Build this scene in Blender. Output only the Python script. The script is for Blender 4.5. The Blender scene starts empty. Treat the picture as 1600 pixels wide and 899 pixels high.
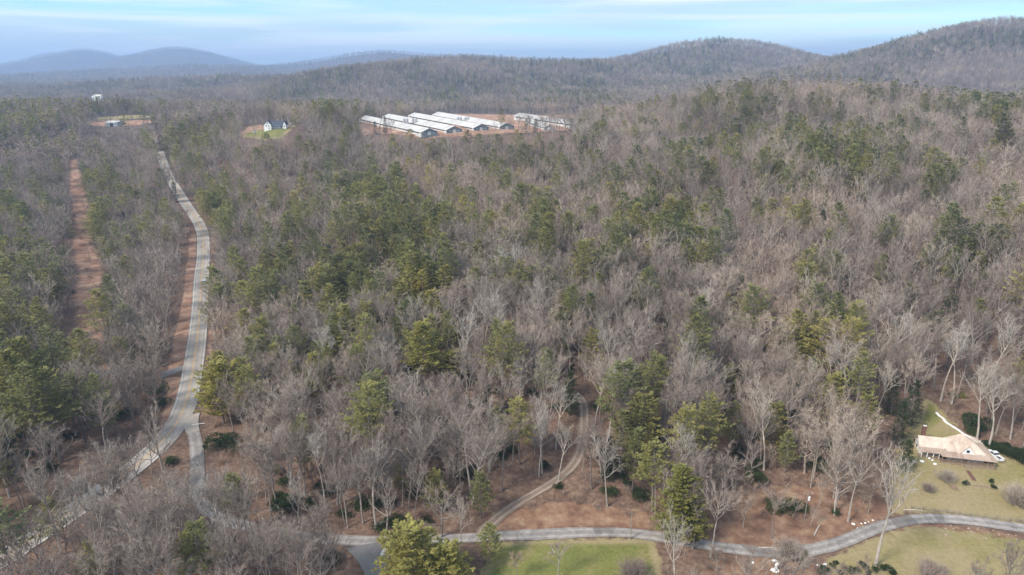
import bpy, math, random
import numpy as np
from mathutils import Vector, Matrix
R = math.radians
random.seed(7)
rng = np.random.default_rng(7)
scene = bpy.context.scene
col = scene.collection

# ------------------------------------------------------------------ camera
CAM_H = 115.0
PITCH = R(17.9)
FPX, CX, CY = 1067.0, 800.0, 449.5
cam_data = bpy.data.cameras.new('camera')
cam = bpy.data.objects.new('camera', cam_data)
col.objects.link(cam)
cam.location = (0, 0, CAM_H)
cam.rotation_euler = (math.pi/2 - PITCH, 0, 0)
cam_data.sensor_width = 36.0
cam_data.lens = 24.0
cam_data.clip_start = 0.5
cam_data.clip_end = 60000
scene.camera = cam
scene.view_settings.view_transform = 'Standard'
scene.view_settings.look = 'None'
scene.view_settings.exposure = 1.40
scene.view_settings.gamma = 1.0
scene.cycles.max_bounces = 5
scene.cycles.diffuse_bounces = 3
scene.cycles.volume_bounces = 1
scene.cycles.use_denoising = True

# ------------------------------------------------------------------ sky and sun
SUN_EL, SUN_AZ = R(42), R(-128)      # azimuth from +Y towards +X: behind the camera, to the left
world = bpy.data.worlds.new('World')
scene.world = world
world.use_nodes = True
wn, wl = world.node_tree.nodes, world.node_tree.links
wn.clear()
def node(nt, typ, **kw):
    n = nt.nodes.new(typ)
    for k, v in kw.items():
        if k.startswith('i_'):
            n.inputs[k[2:].replace('_', ' ')].default_value = v
        else:
            setattr(n, k, v)
    return n
def ramp(nt, stops, interp='LINEAR'):
    n = nt.nodes.new('ShaderNodeValToRGB')
    n.color_ramp.interpolation = interp
    e = n.color_ramp.elements
    while len(e) < len(stops): e.new(0.5)
    for el, (p, c) in zip(e, stops):
        el.position = p
        el.color = (c[0], c[1], c[2], 1) if hasattr(c, '__len__') else (c, c, c, 1)
    return n
wt = world.node_tree
sky = node(wt, 'ShaderNodeTexSky', sky_type='NISHITA', sun_disc=False, sun_elevation=SUN_EL, sun_rotation=SUN_AZ)
sky.altitude = 500; sky.air_density = 1.0; sky.dust_density = 0.4; sky.ozone_density = 2.0
tc = node(wt, 'ShaderNodeTexCoord')
mp = node(wt, 'ShaderNodeMapping'); mp.inputs['Scale'].default_value = (2.0, 2.0, 46.0); mp.inputs['Rotation'].default_value = (0, R(-1.6), 0)
nz = node(wt, 'ShaderNodeTexNoise'); nz.inputs['Scale'].default_value = 1.0; nz.inputs['Detail'].default_value = 6; nz.inputs['Roughness'].default_value = 0.55; nz.inputs['Distortion'].default_value = 0.6
mp2 = node(wt, 'ShaderNodeMapping'); mp2.inputs['Scale'].default_value = (1.3, 1.3, 24.0); mp2.inputs['Location'].default_value = (3.1, 1.7, 5.3); mp2.inputs['Rotation'].default_value = (0, R(1.5), 0)
nz2 = node(wt, 'ShaderNodeTexNoise'); nz2.inputs['Scale'].default_value = 1.0; nz2.inputs['Detail'].default_value = 5; nz2.inputs['Roughness'].default_value = 0.5
wl.new(tc.outputs['Generated'], mp.inputs['Vector']); wl.new(mp.outputs[0], nz.inputs['Vector'])
wl.new(tc.outputs['Generated'], mp2.inputs['Vector']); wl.new(mp2.outputs[0], nz2.inputs['Vector'])
r1 = ramp(wt, [(0.44, 0.0), (0.66, 0.95)]); wl.new(nz.outputs['Fac'], r1.inputs[0])
r2 = ramp(wt, [(0.42, 0.0), (0.60, 0.8)]); wl.new(nz2.outputs['Fac'], r2.inputs[0])
SKY_K = 0.080
bg = node(wt, 'ShaderNodeBackground'); bg.inputs['Strength'].default_value = SKY_K
tint = node(wt, 'ShaderNodeMix', data_type='RGBA', blend_type='MULTIPLY'); tint.inputs[0].default_value = 1.0
tint.inputs['B'].default_value = (0.66, 0.93, 1.01, 1)
wl.new(sky.outputs[0], tint.inputs['A'])
m1 = node(wt, 'ShaderNodeMix', data_type='RGBA'); m1.inputs['B'].default_value = (3.7, 4.5, 5.2, 1)     # grey-blue stratus veil
wl.new(r2.outputs[0], m1.inputs[0]); wl.new(tint.outputs['Result'], m1.inputs['A'])
m2 = node(wt, 'ShaderNodeMix', data_type='RGBA'); m2.inputs['B'].default_value = (6.3, 6.6, 6.9, 1)     # pale cirrus streaks
wl.new(r1.outputs[0], m2.inputs[0]); wl.new(m1.outputs['Result'], m2.inputs['A'])
wl.new(m2.outputs['Result'], bg.inputs['Color'])
wo = node(wt, 'ShaderNodeOutputWorld'); wl.new(bg.outputs[0], wo.inputs['Surface'])

sun_data = bpy.data.lights.new('sun', 'SUN')
sun_data.energy = 2.1
sun_data.angle = R(13)
sun_data.color = (1.0, 0.93, 0.83)
sun = bpy.data.objects.new('sun', sun_data); col.objects.link(sun)
sd = Vector((math.sin(SUN_AZ)*math.cos(SUN_EL), math.cos(SUN_AZ)*math.cos(SUN_EL), math.sin(SUN_EL)))
sun.rotation_euler = sd.to_track_quat('Z', 'Y').to_euler()
sun.location = (-200, -200, 800)

# ------------------------------------------------------------------ where a sight line of the survey photo meets the land
sP, cP = math.sin(PITCH), math.cos(PITCH)
def ray(px, py):
    dx = (px-CX)/FPX; dy = -(py-CY)/FPX
    return dx, cP + dy*sP, -sP + dy*cP
def project(X, Y, Z):
    dz = Z - CAM_H
    depth = Y*cP - dz*sP
    up = Y*sP + dz*cP
    return CX + FPX*X/depth, CY - FPX*up/depth
def X_at(px, Y, z):
    return (px-CX)/FPX*(Y*cP + (CAM_H-z)*sP)
def Z_at(py, Y):
    _, y, z = ray(CX, py)
    return CAM_H + z/y*Y

# ------------------------------------------------------------------ value noise
_perm = np.random.default_rng(3).random((256, 256))
def vnoise(x, y):
    xi = np.floor(x).astype(int); yi = np.floor(y).astype(int)
    fx = x-xi; fy = y-yi
    fx = fx*fx*(3-2*fx); fy = fy*fy*(3-2*fy)
    a = _perm[xi % 256, yi % 256]; b = _perm[(xi+1) % 256, yi % 256]
    c = _perm[xi % 256, (yi+1) % 256]; d = _perm[(xi+1) % 256, (yi+1) % 256]
    return (a*(1-fx)+b*fx)*(1-fy)+(c*(1-fx)+d*fx)*fy
def fbm(x, y, oct=4):
    s = 0; a = 0.5
    for k in range(oct):
        s = s + a*(vnoise(x+17.3*k, y+9.1*k)-0.5); x = x*2.03; y = y*2.03; a *= 0.5
    return s
def sstep(a, b, x):
    t = np.clip((x-a)/(b-a), 0, 1); return t*t*(3-2*t)

# ------------------------------------------------------------------ land form
CTRL = [ # (pixel column, distance north, ground height)
 (-700,60,0),(800,60,0),(2300,60,0),(-900,140,0),(-300,140,0),(0,140,0),(300,140,0),(600,140,0),(900,140,0),(1200,140,0),(1600,140,1),(2300,140,2),
 (-400,190,0),(0,190,0),(300,190,0),(500,190,1),(700,185,3),(800,192,7),(950,190,7),(1100,190,4),(1300,190,3.5),(1400,185,2),(1500,195,3),(1700,195,4),(2000,200,8),
 (-400,240,0),(0,240,0),(280,240,0),(330,240,0.5),(600,240,9),(880,235,15),(1000,240,16),(1200,240,13),(1400,240,12),(1500,235,11),(1650,240,16),(2000,240,20),
 (-400,330,0),(0,330,1),(150,330,0),(310,330,0),(400,330,3),(600,330,15),(800,330,22),(1000,330,25),(1250,330,27),(1500,330,30),(1750,330,36),
 (-400,450,6),(0,450,4),(130,450,3),(230,450,1),(300,450,1),(350,450,3),(500,450,17),(800,450,30),(1100,450,37),(1400,450,47),(1750,450,56),
 (-300,560,14),(0,560,12),(130,560,8),(260,560,10),(310,560,13),(450,560,32),
 (-300,640,25),(30,640,26),(130,640,20),(250,640,20),(300,640,28),(430,600,50),(430,650,58),(500,650,50),(550,620,38),(680,620,38),(600,600,36),(800,600,42),(1000,600,50),(1200,600,61),(1400,600,64),(1700,600,62),
 (30,700,42),(150,710,33),(260,700,29),(340,700,46),(430,690,58),(520,700,52),
 (600,700,51),(700,690,51),(800,690,51),(880,700,51),(600,800,51),(750,800,51),(880,800,51),(600,860,51),(750,860,51),(900,860,50),
 (60,800,47),(174,840,49),(260,780,40),(350,800,50),(200,900,53),(0,900,52),(400,900,52),(-300,850,50),
 (950,720,49),(1010,740,62),(1080,740,75),(1150,750,82),(1300,760,81),(1400,760,75),(1500,750,70),(1600,740,67),(1850,720,65),
 (0,1000,50),(200,1000,50),(400,1000,48),(700,960,47),(900,960,44),(1100,900,30),(1300,930,30),(1600,920,28),
 (-500,1150,30),(0,1150,38),(300,1150,36),(600,1150,28),(900,1150,26),(1200,1150,26),(1500,1150,26),(2000,1150,28),
 (-500,1500,20),(0,1500,22),(400,1500,20),(800,1500,20),(1200,1500,20),(2000,1500,20)]
_cx = np.array([X_at(a, b, c) for a, b, c in CTRL]); _cy = np.array([float(c[1]) for c in CTRL]); _cz = np.array([float(c[2]) for c in CTRL])
def _phi(d): return np.sqrt(d*d+40.0**2)
_A = _phi(np.hypot(_cx[:,None]-_cx[None], _cy[:,None]-_cy[None]))
_A[np.diag_indices_from(_A)] -= 2.0     # slight smoothing
_w = np.linalg.lstsq(_A, _cz-20, rcond=1e-6)[0]
RIDGES = [ # width, [(column, row of the tree line, distance north)]
 (620, [(1120,150,1350),(1180,138,1500),(1250,114,1700),(1290,106,1750),(1380,90,1800),(1450,63,1850),(1520,40,1900),(1560,30,1950),(1600,31,1950),(1700,22,1950),(1900,45,1900),(2200,70,1900)]),
 (480, [(940,98,2600),(1000,87,2650),(1060,70,2700),(1120,62,2750),(1180,67,2800),(1260,87,2850),(1330,102,2900)]),
 (380, [(430,138,1700),(500,113,1800),(560,103,1900),(640,94,2000),(720,90,2100),(830,97,2200),(940,98,2400)]),
 (1300,[(-300,98,8200),(0,103,8200),(60,100,8200),(90,90,8200),(115,78,8200),(132,74,8200),(150,79,8200),(175,93,8200),(198,100,8200),(222,88,8200),(250,76,8200),(272,72,8200),(310,76,8200),(350,88,8200),(385,99,8200),(410,101,8200),(460,101,8200),(560,98,8000)]),
 (600, [(400,103,6000),(440,99,6000),(500,91,6000),(550,82,6000),(600,77,6000),(640,80,6000),(690,84,6100),(740,84,6200),(820,89,6400),(900,90,6400),(980,92,6400),(1300,93,6400),(1700,90,6400)]),
 (520, [(-200,130,4300),(0,121,4300),(120,112,4300),(200,108,4400),(300,102,4500),(400,105,4500),(440,114,4450),(480,126,4400)]),
 (300, [(-300,150,2200),(-100,146,2200),(60,142,2200),(140,132,2300),(230,126,2300),(350,122,2300),(450,121,2200),(520,128,2100)]),
]
_RP = []
for w_, pts in RIDGES:
    P = []
    for px, py, Y in pts:
        z = Z_at(py, Y) - (13 if Y < 5000 else 26); P.append((X_at(px, Y, z), Y, z))
    _RP.append((w_, np.array(P)))
def seg_info(X, Y, P):
    """distance to a polyline and the height interpolated along it"""
    best = np.full(X.shape, 1e12); zz = np.zeros(X.shape)
    for a, b in zip(P[:-1], P[1:]):
        dx, dy = b[0]-a[0], b[1]-a[1]; L2 = dx*dx+dy*dy+1e-9
        t = np.clip(((X-a[0])*dx+(Y-a[1])*dy)/L2, 0, 1)
        d = (X-a[0]-t*dx)**2+(Y-a[1]-t*dy)**2
        m = d < best
        best = np.where(m, d, best); zz = np.where(m, a[2]+t*(b[2]-a[2]), zz)
    return np.sqrt(best), zz
def H0(X, Y):
    X = np.asarray(X, float); Y = np.asarray(Y, float); sh = X.shape
    X = X.ravel(); Y = Y.ravel()
    base = np.full(X.shape, 20.0)
    near = (Y > -50) & (Y < 1700) & (np.abs(X) < 1800)
    if near.any():
        xn, yn = X[near], Y[near]; acc = np.zeros(xn.shape)
        for c0 in range(0, len(xn), 40000):
            s = slice(c0, c0+40000)
            acc[s] = _phi(np.hypot(xn[s][:,None]-_cx[None], yn[s][:,None]-_cy[None])) @ _w
        v = 20+acc
        k = sstep(-50, 60, yn)*(1-sstep(1300, 1650, yn))*(1-sstep(1300, 1700, np.abs(xn)))
        v = np.clip(v, -2, 95)
        tgt = np.where(yn < 500, 3.0, 20.0)
        base[near] = tgt*(1-k)+v*k
    base = np.where((Y <= -50), 3.0, base)
    far = sstep(1050, 1500, Y)
    n1 = fbm(X/420., Y/420., 4); n2 = fbm(X/1300.+7, Y/1300.+3, 3)
    base = base + far*(n1*45+n2*60)*np.clip(Y/2500., 0.3, 1.2)
    out = base
    fm = Y > 900
    if fm.any():
        xf, yf, bf = X[fm], Y[fm], base[fm]
        for w_, P in _RP:
            d, z = seg_info(xf, yf, P)
            dn = d*(1+0.9*n1[fm]) + 60*np.abs(fbm(xf/230., yf/230., 3))*sstep(0, w_*1.1, d)*3.5
            prof = np.exp(-(np.maximum(dn, 0)/w_)**1.55)
            r = 15+(z-15)*prof
            m = np.maximum(bf, r); k = 22.0
            bf = np.where(np.abs(bf-r) < k, m + (k-np.abs(bf-r))**2/(4*k)*sstep(0, w_*0.35, d), m)
        out = base.copy(); out[fm] = bf
    nr = (1-far)*sstep(230, 420, Y)
    out = out + nr*fbm(X/70., Y/70., 3)*9
    fold = sstep(.12, .30, X/np.maximum(Y, 1))*sstep(330, 480, Y)*(1-.8*sstep(600, 700, Y))*(1-far)     # spurs and draws of the right-hand hill
    out = out + fold*(fbm(X/150.+2, Y/190.+5, 3)*34 - np.abs(fbm(X/120.+9, Y/260., 2))*26 + 4)
    out = out + 0.5*fbm(X/12., Y/12., 2)
    return out.reshape(sh)
_hc = {}
def hit(px, py, f=None):
    f = f or H0
    dx, dy, dz = ray(px, py)
    ts = 100*1.012**np.arange(0, 400)
    g = f(dx*ts, dy*ts) - (CAM_H+dz*ts)
    i = int(np.argmax(g > 0))
    if g[i] <= 0: i = 399
    a, b = ts[max(i-1, 0)], ts[i]
    tt = np.linspace(a, b, 24); g = f(dx*tt, dy*tt)-(CAM_H+dz*tt)
    j = int(np.argmax(g > 0)); t = tt[j]
    return (dx*t, dy*t, float(f(np.array([dx*t]), np.array([dy*t]))[0]))

# ------------------------------------------------------------------ roads as centre lines
def spline(pts, step=3.0):
    P = [np.array(p, float) for p in pts]
    P = [2*P[0]-P[1]] + P + [2*P[-1]-P[-2]]
    out = []
    for i in range(1, len(P)-2):
        n = max(2, int(np.linalg.norm(P[i+1][:2]-P[i][:2])/step))
        for k in range(n):
            t = k/n
            out.append(0.5*((2*P[i])+(-P[i-1]+P[i+1])*t+(2*P[i-1]-5*P[i]+4*P[i+1]-P[i+2])*t*t+(-P[i-1]+3*P[i]-3*P[i+1]+P[i+2])*t**3))
    out.append(P[-2]); return np.array(out)
def smooth_z(P, n):
    z = P[:,2].copy(); zp = np.pad(z, n, mode='edge'); k = np.ones(2*n+1)/(2*n+1)
    P = P.copy(); P[:,2] = np.convolve(zp, k, 'valid'); return P
ROADPX = {
 'main_road': (3.9, [(-60,905),(40,850),(120,792),(200,738),(255,692),(285,650),(296,605),(304,560),(311,500),(315,440),(318,395),(316,362),(305,340),(294,325),(282,306),(268,285),(259,265),(253,248),(250,240),(249,236)]),
 'side_road': (2.0, [(293,650),(306,690),(308,740),(312,790),(350,812),(420,828),(500,840),(560,845),(640,843),(720,841),(780,838),(860,836),(940,832),(980,830),(1020,838),(1080,848),(1140,857),(1200,864),(1260,863),(1310,850),(1350,832),(1400,815),(1460,809),(1520,816),(1600,828),(1720,845)]),
 'branch_road': (2.7, [(578,848),(582,870),(590,899),(600,940)]),
 'gravel_driveway': (1.6, [(752,836),(765,815),(800,785),(850,758),(885,740),(905,722),(913,700),(913,670),(912,645),(915,632),(911,622),(900,615),(888,611)]),
 'dirt_pulloff': (2.2, [(312,374),(300,366),(291,366)]),
 'paved_driveway': (2.6, [(300,570),(280,578),(262,584),(240,592)]),
}
ROADS = {}
for nm, (hw, pts) in ROADPX.items():
    W = []
    for px, py in pts:
        if nm != 'gravel_driveway' and nm != 'main_road' and py > 780 or (nm == 'main_road' and py > 380):
            dx, dy, dz = ray(px, py); t = (CAM_H-0.4)/-dz; W.append((dx*t, dy*t, float(H0(np.array([dx*t]), np.array([dy*t]))[0])))
        else: W.append(hit(px, py))
    S = spline(W, 3.0)
    for _ in range(2):
        k_ = 4 if nm == 'main_road' else 2
        for c_ in (0, 1): S[k_:-k_, c_] = np.convolve(S[:,c_], np.ones(2*k_+1)/(2*k_+1), 'valid')
    S[:,2] = H0(S[:,0], S[:,1])
    ROADS[nm] = (hw, smooth_z(S, 8 if nm in ('main_road', 'side_road') else 3))
# junctions: tie ends to the height of the road they meet
def road_z(nm, x, y):
    d, z = seg_info(np.array([x]), np.array([y]), ROADS[nm][1]); return z[0]
for nm, other in (('side_road','main_road'),('branch_road','side_road'),('gravel_driveway','side_road'),('dirt_pulloff','main_road'),('paved_driveway','main_road')):
    hw, P = ROADS[nm]; z0 = road_z(other, P[0,0], P[0,1]); n = min(14, len(P))
    for i in range(n):
        k = 1-i/n; P[i,2] = P[i,2]*(1-k)+(z0)*k
def H(X, Y):
    X = np.asarray(X, float); Y = np.asarray(Y, float); sh = X.shape; X = X.ravel(); Y = Y.ravel()
    z = H0(X, Y)
    for nm in ('paved_driveway','dirt_pulloff','gravel_driveway','branch_road','side_road','main_road'):
        hw, P = ROADS[nm]
        lo = P[:,:2].min(0)-30; hi = P[:,:2].max(0)+30
        m = (X > lo[0]) & (X < hi[0]) & (Y > lo[1]) & (Y < hi[1])
        if not m.any(): continue
        d, rz = seg_info(X[m], Y[m], P)
        pad = np.clip(Y[m]*0.008, 1.4, 6)
        k = 1-sstep(0, 1, (d-hw-pad)/(7 if hw > 2.5 else 4))
        z[m] = z[m]*(1-k)+(rz-0.16)*k
    return z.reshape(sh)
def gz(x, y): return float(H(np.array([x]), np.array([y]))[0])
def at(px, py): return hit(px, py, H)

# ------------------------------------------------------------------ patches of ground
def poly(*pts): return np.array([hit(*p)[:2] for p in pts])
def inside(X, Y, P, soft):
    """1 well inside a polygon, 0 outside, with a soft edge"""
    d = np.full(X.shape, 1e9); ins = np.zeros(X.shape, bool)
    n = len(P)
    for i in range(n):
        a, b = P[i], P[(i+1) % n]
        dx, dy = b-a; t = np.clip(((X-a[0])*dx+(Y-a[1])*dy)/(dx*dx+dy*dy+1e-9), 0, 1)
        d = np.minimum(d, np.hypot(X-a[0]-t*dx, Y-a[1]-t*dy))
        c = ((a[1] > Y) != (b[1] > Y)) & (X < (b[0]-a[0])*(Y-a[1])/(b[1]-a[1]+1e-12)+a[0])
        ins ^= c
    s = np.where(ins, d, -d)
    return sstep(-soft, soft, s)
ZONES = {
 'lawn': [(poly((778,852),(860,846),(940,846),(1018,846),(1026,880),(1036,960),(730,960)), 2.6, 1.0),
          (poly((1290,876),(1340,852),(1385,834),(1440,822),(1520,832),(1640,850),(1760,960),(1380,960),(1300,905)), 1.5, .55),
          (poly((1392,770),(1402,705),(1428,655),(1445,628),(1470,640),(1500,672),(1550,700),(1640,722),(1760,745),(1760,830),(1600,818),(1450,798),(1395,800)), 2.0, .5),
          (poly((1436,668),(1448,625),(1462,632),(1475,660),(1450,680)), 1.5, .9),
          (poly((376,212),(400,204),(455,199),(470,196),(440,215),(410,219)), 4, 1.0),
          (poly((150,184),(240,181),(240,184),(150,189)), 6, .55)],
 'dry':  [(poly((765,838),(770,806),(820,790),(900,786),(1012,800),(1015,826),(900,829)), 1.5, 1.0),
          (poly((1085,850),(1080,800),(1130,770),(1250,760),(1370,762),(1395,800),(1340,830),(1270,860),(1180,862)), 2.5, .75),
          (poly((1100,880),(1180,872),(1290,880),(1420,905),(1420,960),(1080,960)), 2.0, .9),
          (poly((655,213),(725,211),(800,204),(800,207),(725,215),(655,217)), 5, 1.0),
          (poly((1385,828),(1440,814),(1600,838),(1700,850),(1700,868),(1600,850),(1440,824)), 1.0, 1.0)],
 'clay': [(poly((286,470),(297,372),(306,362),(304,420),(297,500),(288,566),(262,584),(272,530)), 1.5, 1.0),
          (poly((258,592),(288,590),(284,625),(270,652),(252,662),(262,620)), 1.5, 1.0),
          (poly((330,368),(326,470),(322,560),(318,650),(326,650),(334,560),(336,470),(338,368)), 2, .55),
          (poly((113,250),(118,250),(132,300),(145,345),(140,380),(158,420),(156,470),(166,510),(172,575),(106,585),(124,520),(120,470),(126,430),(116,390),(120,350),(110,300)), 5, 1.0),
          (poly((70,780),(110,760),(150,690),(110,690),(60,730)), 5, .35),
          (poly((562,196),(575,187),(700,178),(900,180),(925,196),(850,206),(725,213),(655,216),(590,207),(566,212)), 5, 1.0),
          (poly((374,208),(388,198),(430,193),(430,199),(395,206),(380,212)), 3, 1.0),
          (poly((135,190),(240,188),(245,191),(200,197),(140,197)), 5, .9),
],
}
FARM_SCRUB = poly((560,205),(590,212),(655,220),(725,218),(800,210),(830,222),(760,234),(640,240),(575,230))
def zone(X, Y, name):
    v = np.zeros(X.shape)
    for P, soft, amt in ZONES[name]:
        lo = P.min(0)-soft*3; hi = P.max(0)+soft*3
        m = (X > lo[0]) & (X < hi[0]) & (Y > lo[1]) & (Y < hi[1])
        if m.any(): v[m] = np.maximum(v[m], inside(X[m], Y[m], P, soft)*amt)
    return v

# ------------------------------------------------------------------ mesh helpers
class MB:
    def __init__(s): s.v = []; s.f = []; s.m = []; s.mi = 0
    def add(s, vs, fs):
        o = len(s.v); s.v += [tuple(v) for v in vs]; s.f += [tuple(i+o for i in f) for f in fs]; s.m += [s.mi]*len(fs)
    def box(s, c, d, rz=0, taper=1.0):
        ca, sa = math.cos(rz), math.sin(rz); vs = []
        for z in (-.5, .5):
            t = taper if z > 0 else 1
            for x, y in ((-.5,-.5),(.5,-.5),(.5,.5),(-.5,.5)):
                X, Y = x*d[0]*t, y*d[1]*t
                vs.append((c[0]+X*ca-Y*sa, c[1]+X*sa+Y*ca, c[2]+z*d[2]))
        s.add(vs, [(0,3,2,1),(4,5,6,7),(0,1,5,4),(1,2,6,5),(2,3,7,6),(3,0,4,7)])
    def tube(s, a, b, ra, rb=None, n=6, cap=True):
        rb = ra if rb is None else rb
        a = Vector(a); b = Vector(b); d = (b-a)
        if d.length < 1e-6: return
        d.normalize(); u = d.orthogonal().normalized(); w = d.cross(u); vs = []
        for c, r in ((a, ra), (b, rb)):
            for i in range(n):
                t = 2*math.pi*i/n; vs.append(c+(u*math.cos(t)+w*math.sin(t))*r)
        fs = [(i, (i+1) % n, n+(i+1) % n, n+i) for i in range(n)]
        if cap: fs += [tuple(range(n-1, -1, -1)), tuple(range(n, 2*n))]
        s.add(vs, fs)
    def path(s, pts, rad, n=5):
        for i in range(len(pts)-1): s.tube(pts[i], pts[i+1], rad[i], rad[i+1], n, False)
    def ball(s, c, r, n=8, m=5, jag=0, rnd=random):
        vs = [(c[0], c[1], c[2]-r[2])]
        for j in range(1, m):
            ph = math.pi*j/m
            for i in range(n):
                t = 2*math.pi*i/n; k = 1+rnd.uniform(-jag, jag)
                vs.append((c[0]+r[0]*k*math.sin(ph)*math.cos(t), c[1]+r[1]*k*math.sin(ph)*math.sin(t), c[2]-r[2]*k*math.cos(ph)))
        vs.append((c[0], c[1], c[2]+r[2])); fs = []
        for i in range(n): fs.append((0, 1+(i+1) % n, 1+i))
        for j in range(m-2):
            for i in range(n): a = 1+j*n+i; b = 1+j*n+(i+1) % n; fs.append((a, b, b+n, a+n))
        L = len(vs)-1
        for i in range(n): fs.append((L, L-n+i, L-n+(i+1) % n))
        s.add(vs, fs)
    def mesh(s, name, mats, smooth=False):
        me = bpy.data.meshes.new(name); me.from_pydata(s.v, [], s.f)
        for m in (mats if isinstance(mats, (list, tuple)) else [mats]): me.materials.append(m)
        if any(s.m): me.polygons.foreach_set('material_index', s.m)
        if smooth: me.polygons.foreach_set('use_smooth', [True]*len(me.polygons))
        me.update(); return me
    def build(s, name, mat, parent=None, smooth=False, label=None, kind=None):
        o = bpy.data.objects.new(name, s.mesh(name, mat, smooth)); col.objects.link(o)
        if parent is not None: o.parent = parent
        if label: o['label'] = label
        if kind: o['kind'] = kind
        return o
def tag(o, label=None, cat=None, group=None, kind=None):
    for k, v in (('label', label), ('category', cat), ('group', group), ('kind', kind)):
        if v: o[k] = v
    return o
def empty(name, loc, rz=0, label=None, cat=None, group=None):
    o = bpy.data.objects.new(name, None); col.objects.link(o); o.location = loc; o.rotation_euler = (0, 0, rz)
    o.empty_display_size = 0.5
    return tag(o, label, cat, group)

# ------------------------------------------------------------------ materials
def principled(name, base, rough=0.85, spec=0.25, metal=0.0):
    m = bpy.data.materials.new(name); m.use_nodes = True; nt = m.node_tree
    b = nt.nodes['Principled BSDF']
    b.inputs['Base Color'].default_value = (*base, 1); b.inputs['Roughness'].default_value = rough
    b.inputs['Specular IOR Level'].default_value = spec; b.inputs['Metallic'].default_value = metal
    return m, nt, b
def mixc(nt, fac, a, b, mode='MIX'):
    n = nt.nodes.new('ShaderNodeMix'); n.data_type = 'RGBA'; n.blend_type = mode
    for inp, v in ((n.inputs[0], fac), (n.inputs['A'], a), (n.inputs['B'], b)):
        if isinstance(v, bpy.types.NodeSocket): nt.links.new(v, inp)
        elif hasattr(v, '__len__'): inp.default_value = (*v[:3], 1)
        else: inp.default_value = v
    return n.outputs['Result']
def noise(nt, scale, detail=4, rough=0.55, coord='Object', stretch=None, dist=0.0):
    t = nt.nodes.new('ShaderNodeTexCoord'); n = nt.nodes.new('ShaderNodeTexNoise')
    n.inputs['Scale'].default_value = scale; n.inputs['Detail'].default_value = detail; n.inputs['Roughness'].default_value = rough
    n.inputs['Distortion'].default_value = dist
    if stretch:
        m = nt.nodes.new('ShaderNodeMapping'); m.inputs['Scale'].default_value = stretch
        nt.links.new(t.outputs[coord], m.inputs[0]); nt.links.new(m.outputs[0], n.inputs['Vector'])
    else: nt.links.new(t.outputs[coord], n.inputs['Vector'])
    return n.outputs['Fac']
def rampv(nt, v, stops):
    r = ramp(nt, stops); nt.links.new(v, r.inputs[0]); return r.outputs[0]
def varied(name, a, b, scale=2.0, rough=0.85, spec=0.2, metal=0.0, stretch=None, bump=0.0, lo=0.35, hi=0.65):
    m, nt, bs = principled(name, a, rough, spec, metal)
    n = noise(nt, scale, 5, 0.6, stretch=stretch)
    nt.links.new(rampv(nt, n, [(lo, a), (hi, b)]), bs.inputs['Base Color'])
    if bump:
        bp = nt.nodes.new('ShaderNodeBump'); bp.inputs['Strength'].default_value = bump; bp.inputs['Distance'].default_value = 0.05
        nt.links.new(n, bp.inputs['Height']); nt.links.new(bp.outputs[0], bs.inputs['Normal'])
    return m
def per_tree(name, stops, rough=0.9, spec=0.1, val=(0.75, 1.25), inner=None):
    """colour that differs from tree to tree"""
    m, nt, bs = principled(name, stops[0][1], rough, spec)
    oi = nt.nodes.new('ShaderNodeObjectInfo')
    c = rampv(nt, oi.outputs['Random'], stops)
    gp = nt.nodes.new('ShaderNodeTexNoise'); gp.inputs['Scale'].default_value = .014; gp.inputs['Detail'].default_value = 4; gp.inputs['Roughness'].default_value = .6
    nt.links.new(oi.outputs['Location'], gp.inputs['Vector'])
    c = mixc(nt, 1.0, c, rampv(nt, gp.outputs['Fac'], [(.32, (.70, .66, .66)), (.5, (1, 1, 1)), (.68, (1.28, 1.2, 1.12))]), 'MULTIPLY')
    n = noise(nt, 0.8 if inner is None else inner, 3)
    v = rampv(nt, n, [(0.3, (val[0],)*3), (0.7, (val[1],)*3)])
    nt.links.new(mixc(nt, 1.0, c, v, 'MULTIPLY'), bs.inputs['Base Color'])
    return m, nt, bs
M = {}
M['bark'] = per_tree('bark', [(0, (.30,.265,.23)), (.4, (.21,.18,.155)), (.7, (.36,.325,.285)), (1, (.26,.22,.19))])[0]
M['twig'] = per_tree('twigs', [(0, (.31,.245,.20)), (.2, (.21,.165,.14)), (.4, (.46,.385,.315)), (.6, (.33,.265,.215)), (.8, (.23,.175,.15)), (1, (.42,.355,.295))], val=(.85,1.15))[0]
M['pale_bark'] = per_tree('pale_bark', [(0, (.44,.395,.34)), (1, (.38,.335,.285))])[0]
M['pine_bark'] = per_tree('pine_bark', [(0, (.24,.21,.185)), (1, (.17,.145,.125))])[0]
def leafy(name, stops, val=(.7,1.3)):
    m, nt, bs = per_tree(name, stops, rough=0.6, spec=0.25, val=val, inner=0.45)
    tr = nt.nodes.new('ShaderNodeBsdfTranslucent'); mx = nt.nodes.new('ShaderNodeMixShader'); mx.inputs[0].default_value = .38
    nt.links.new(bs.inputs['Base Color'].links[0].from_socket, tr.inputs[0]); nt.links.new(bs.outputs[0], mx.inputs[1]); nt.links.new(tr.outputs[0], mx.inputs[2])
    nt.links.new(mx.outputs[0], nt.nodes['Material Output'].inputs['Surface'])
    return m
M['pine'] = leafy('pine_needles', [(0, (.320,.295,.095)), (.3, (.220,.235,.088)), (.6, (.370,.325,.100)), (.8, (.190,.215,.095)), (1, (.290,.280,.090))])
M['hemlock'] = leafy('hemlock_needles', [(0, (.060,.088,.036)), (.5, (.085,.108,.042)), (1, (.050,.075,.036))])
M['rhodo'] = leafy('evergreen_leaves', [(0, (.045,.072,.024)), (.5, (.065,.092,.028)), (1, (.035,.058,.024))])
M['drab'] = leafy('drab_foliage', [(0, (.10,.10,.045)), (1, (.13,.12,.06))])
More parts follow.
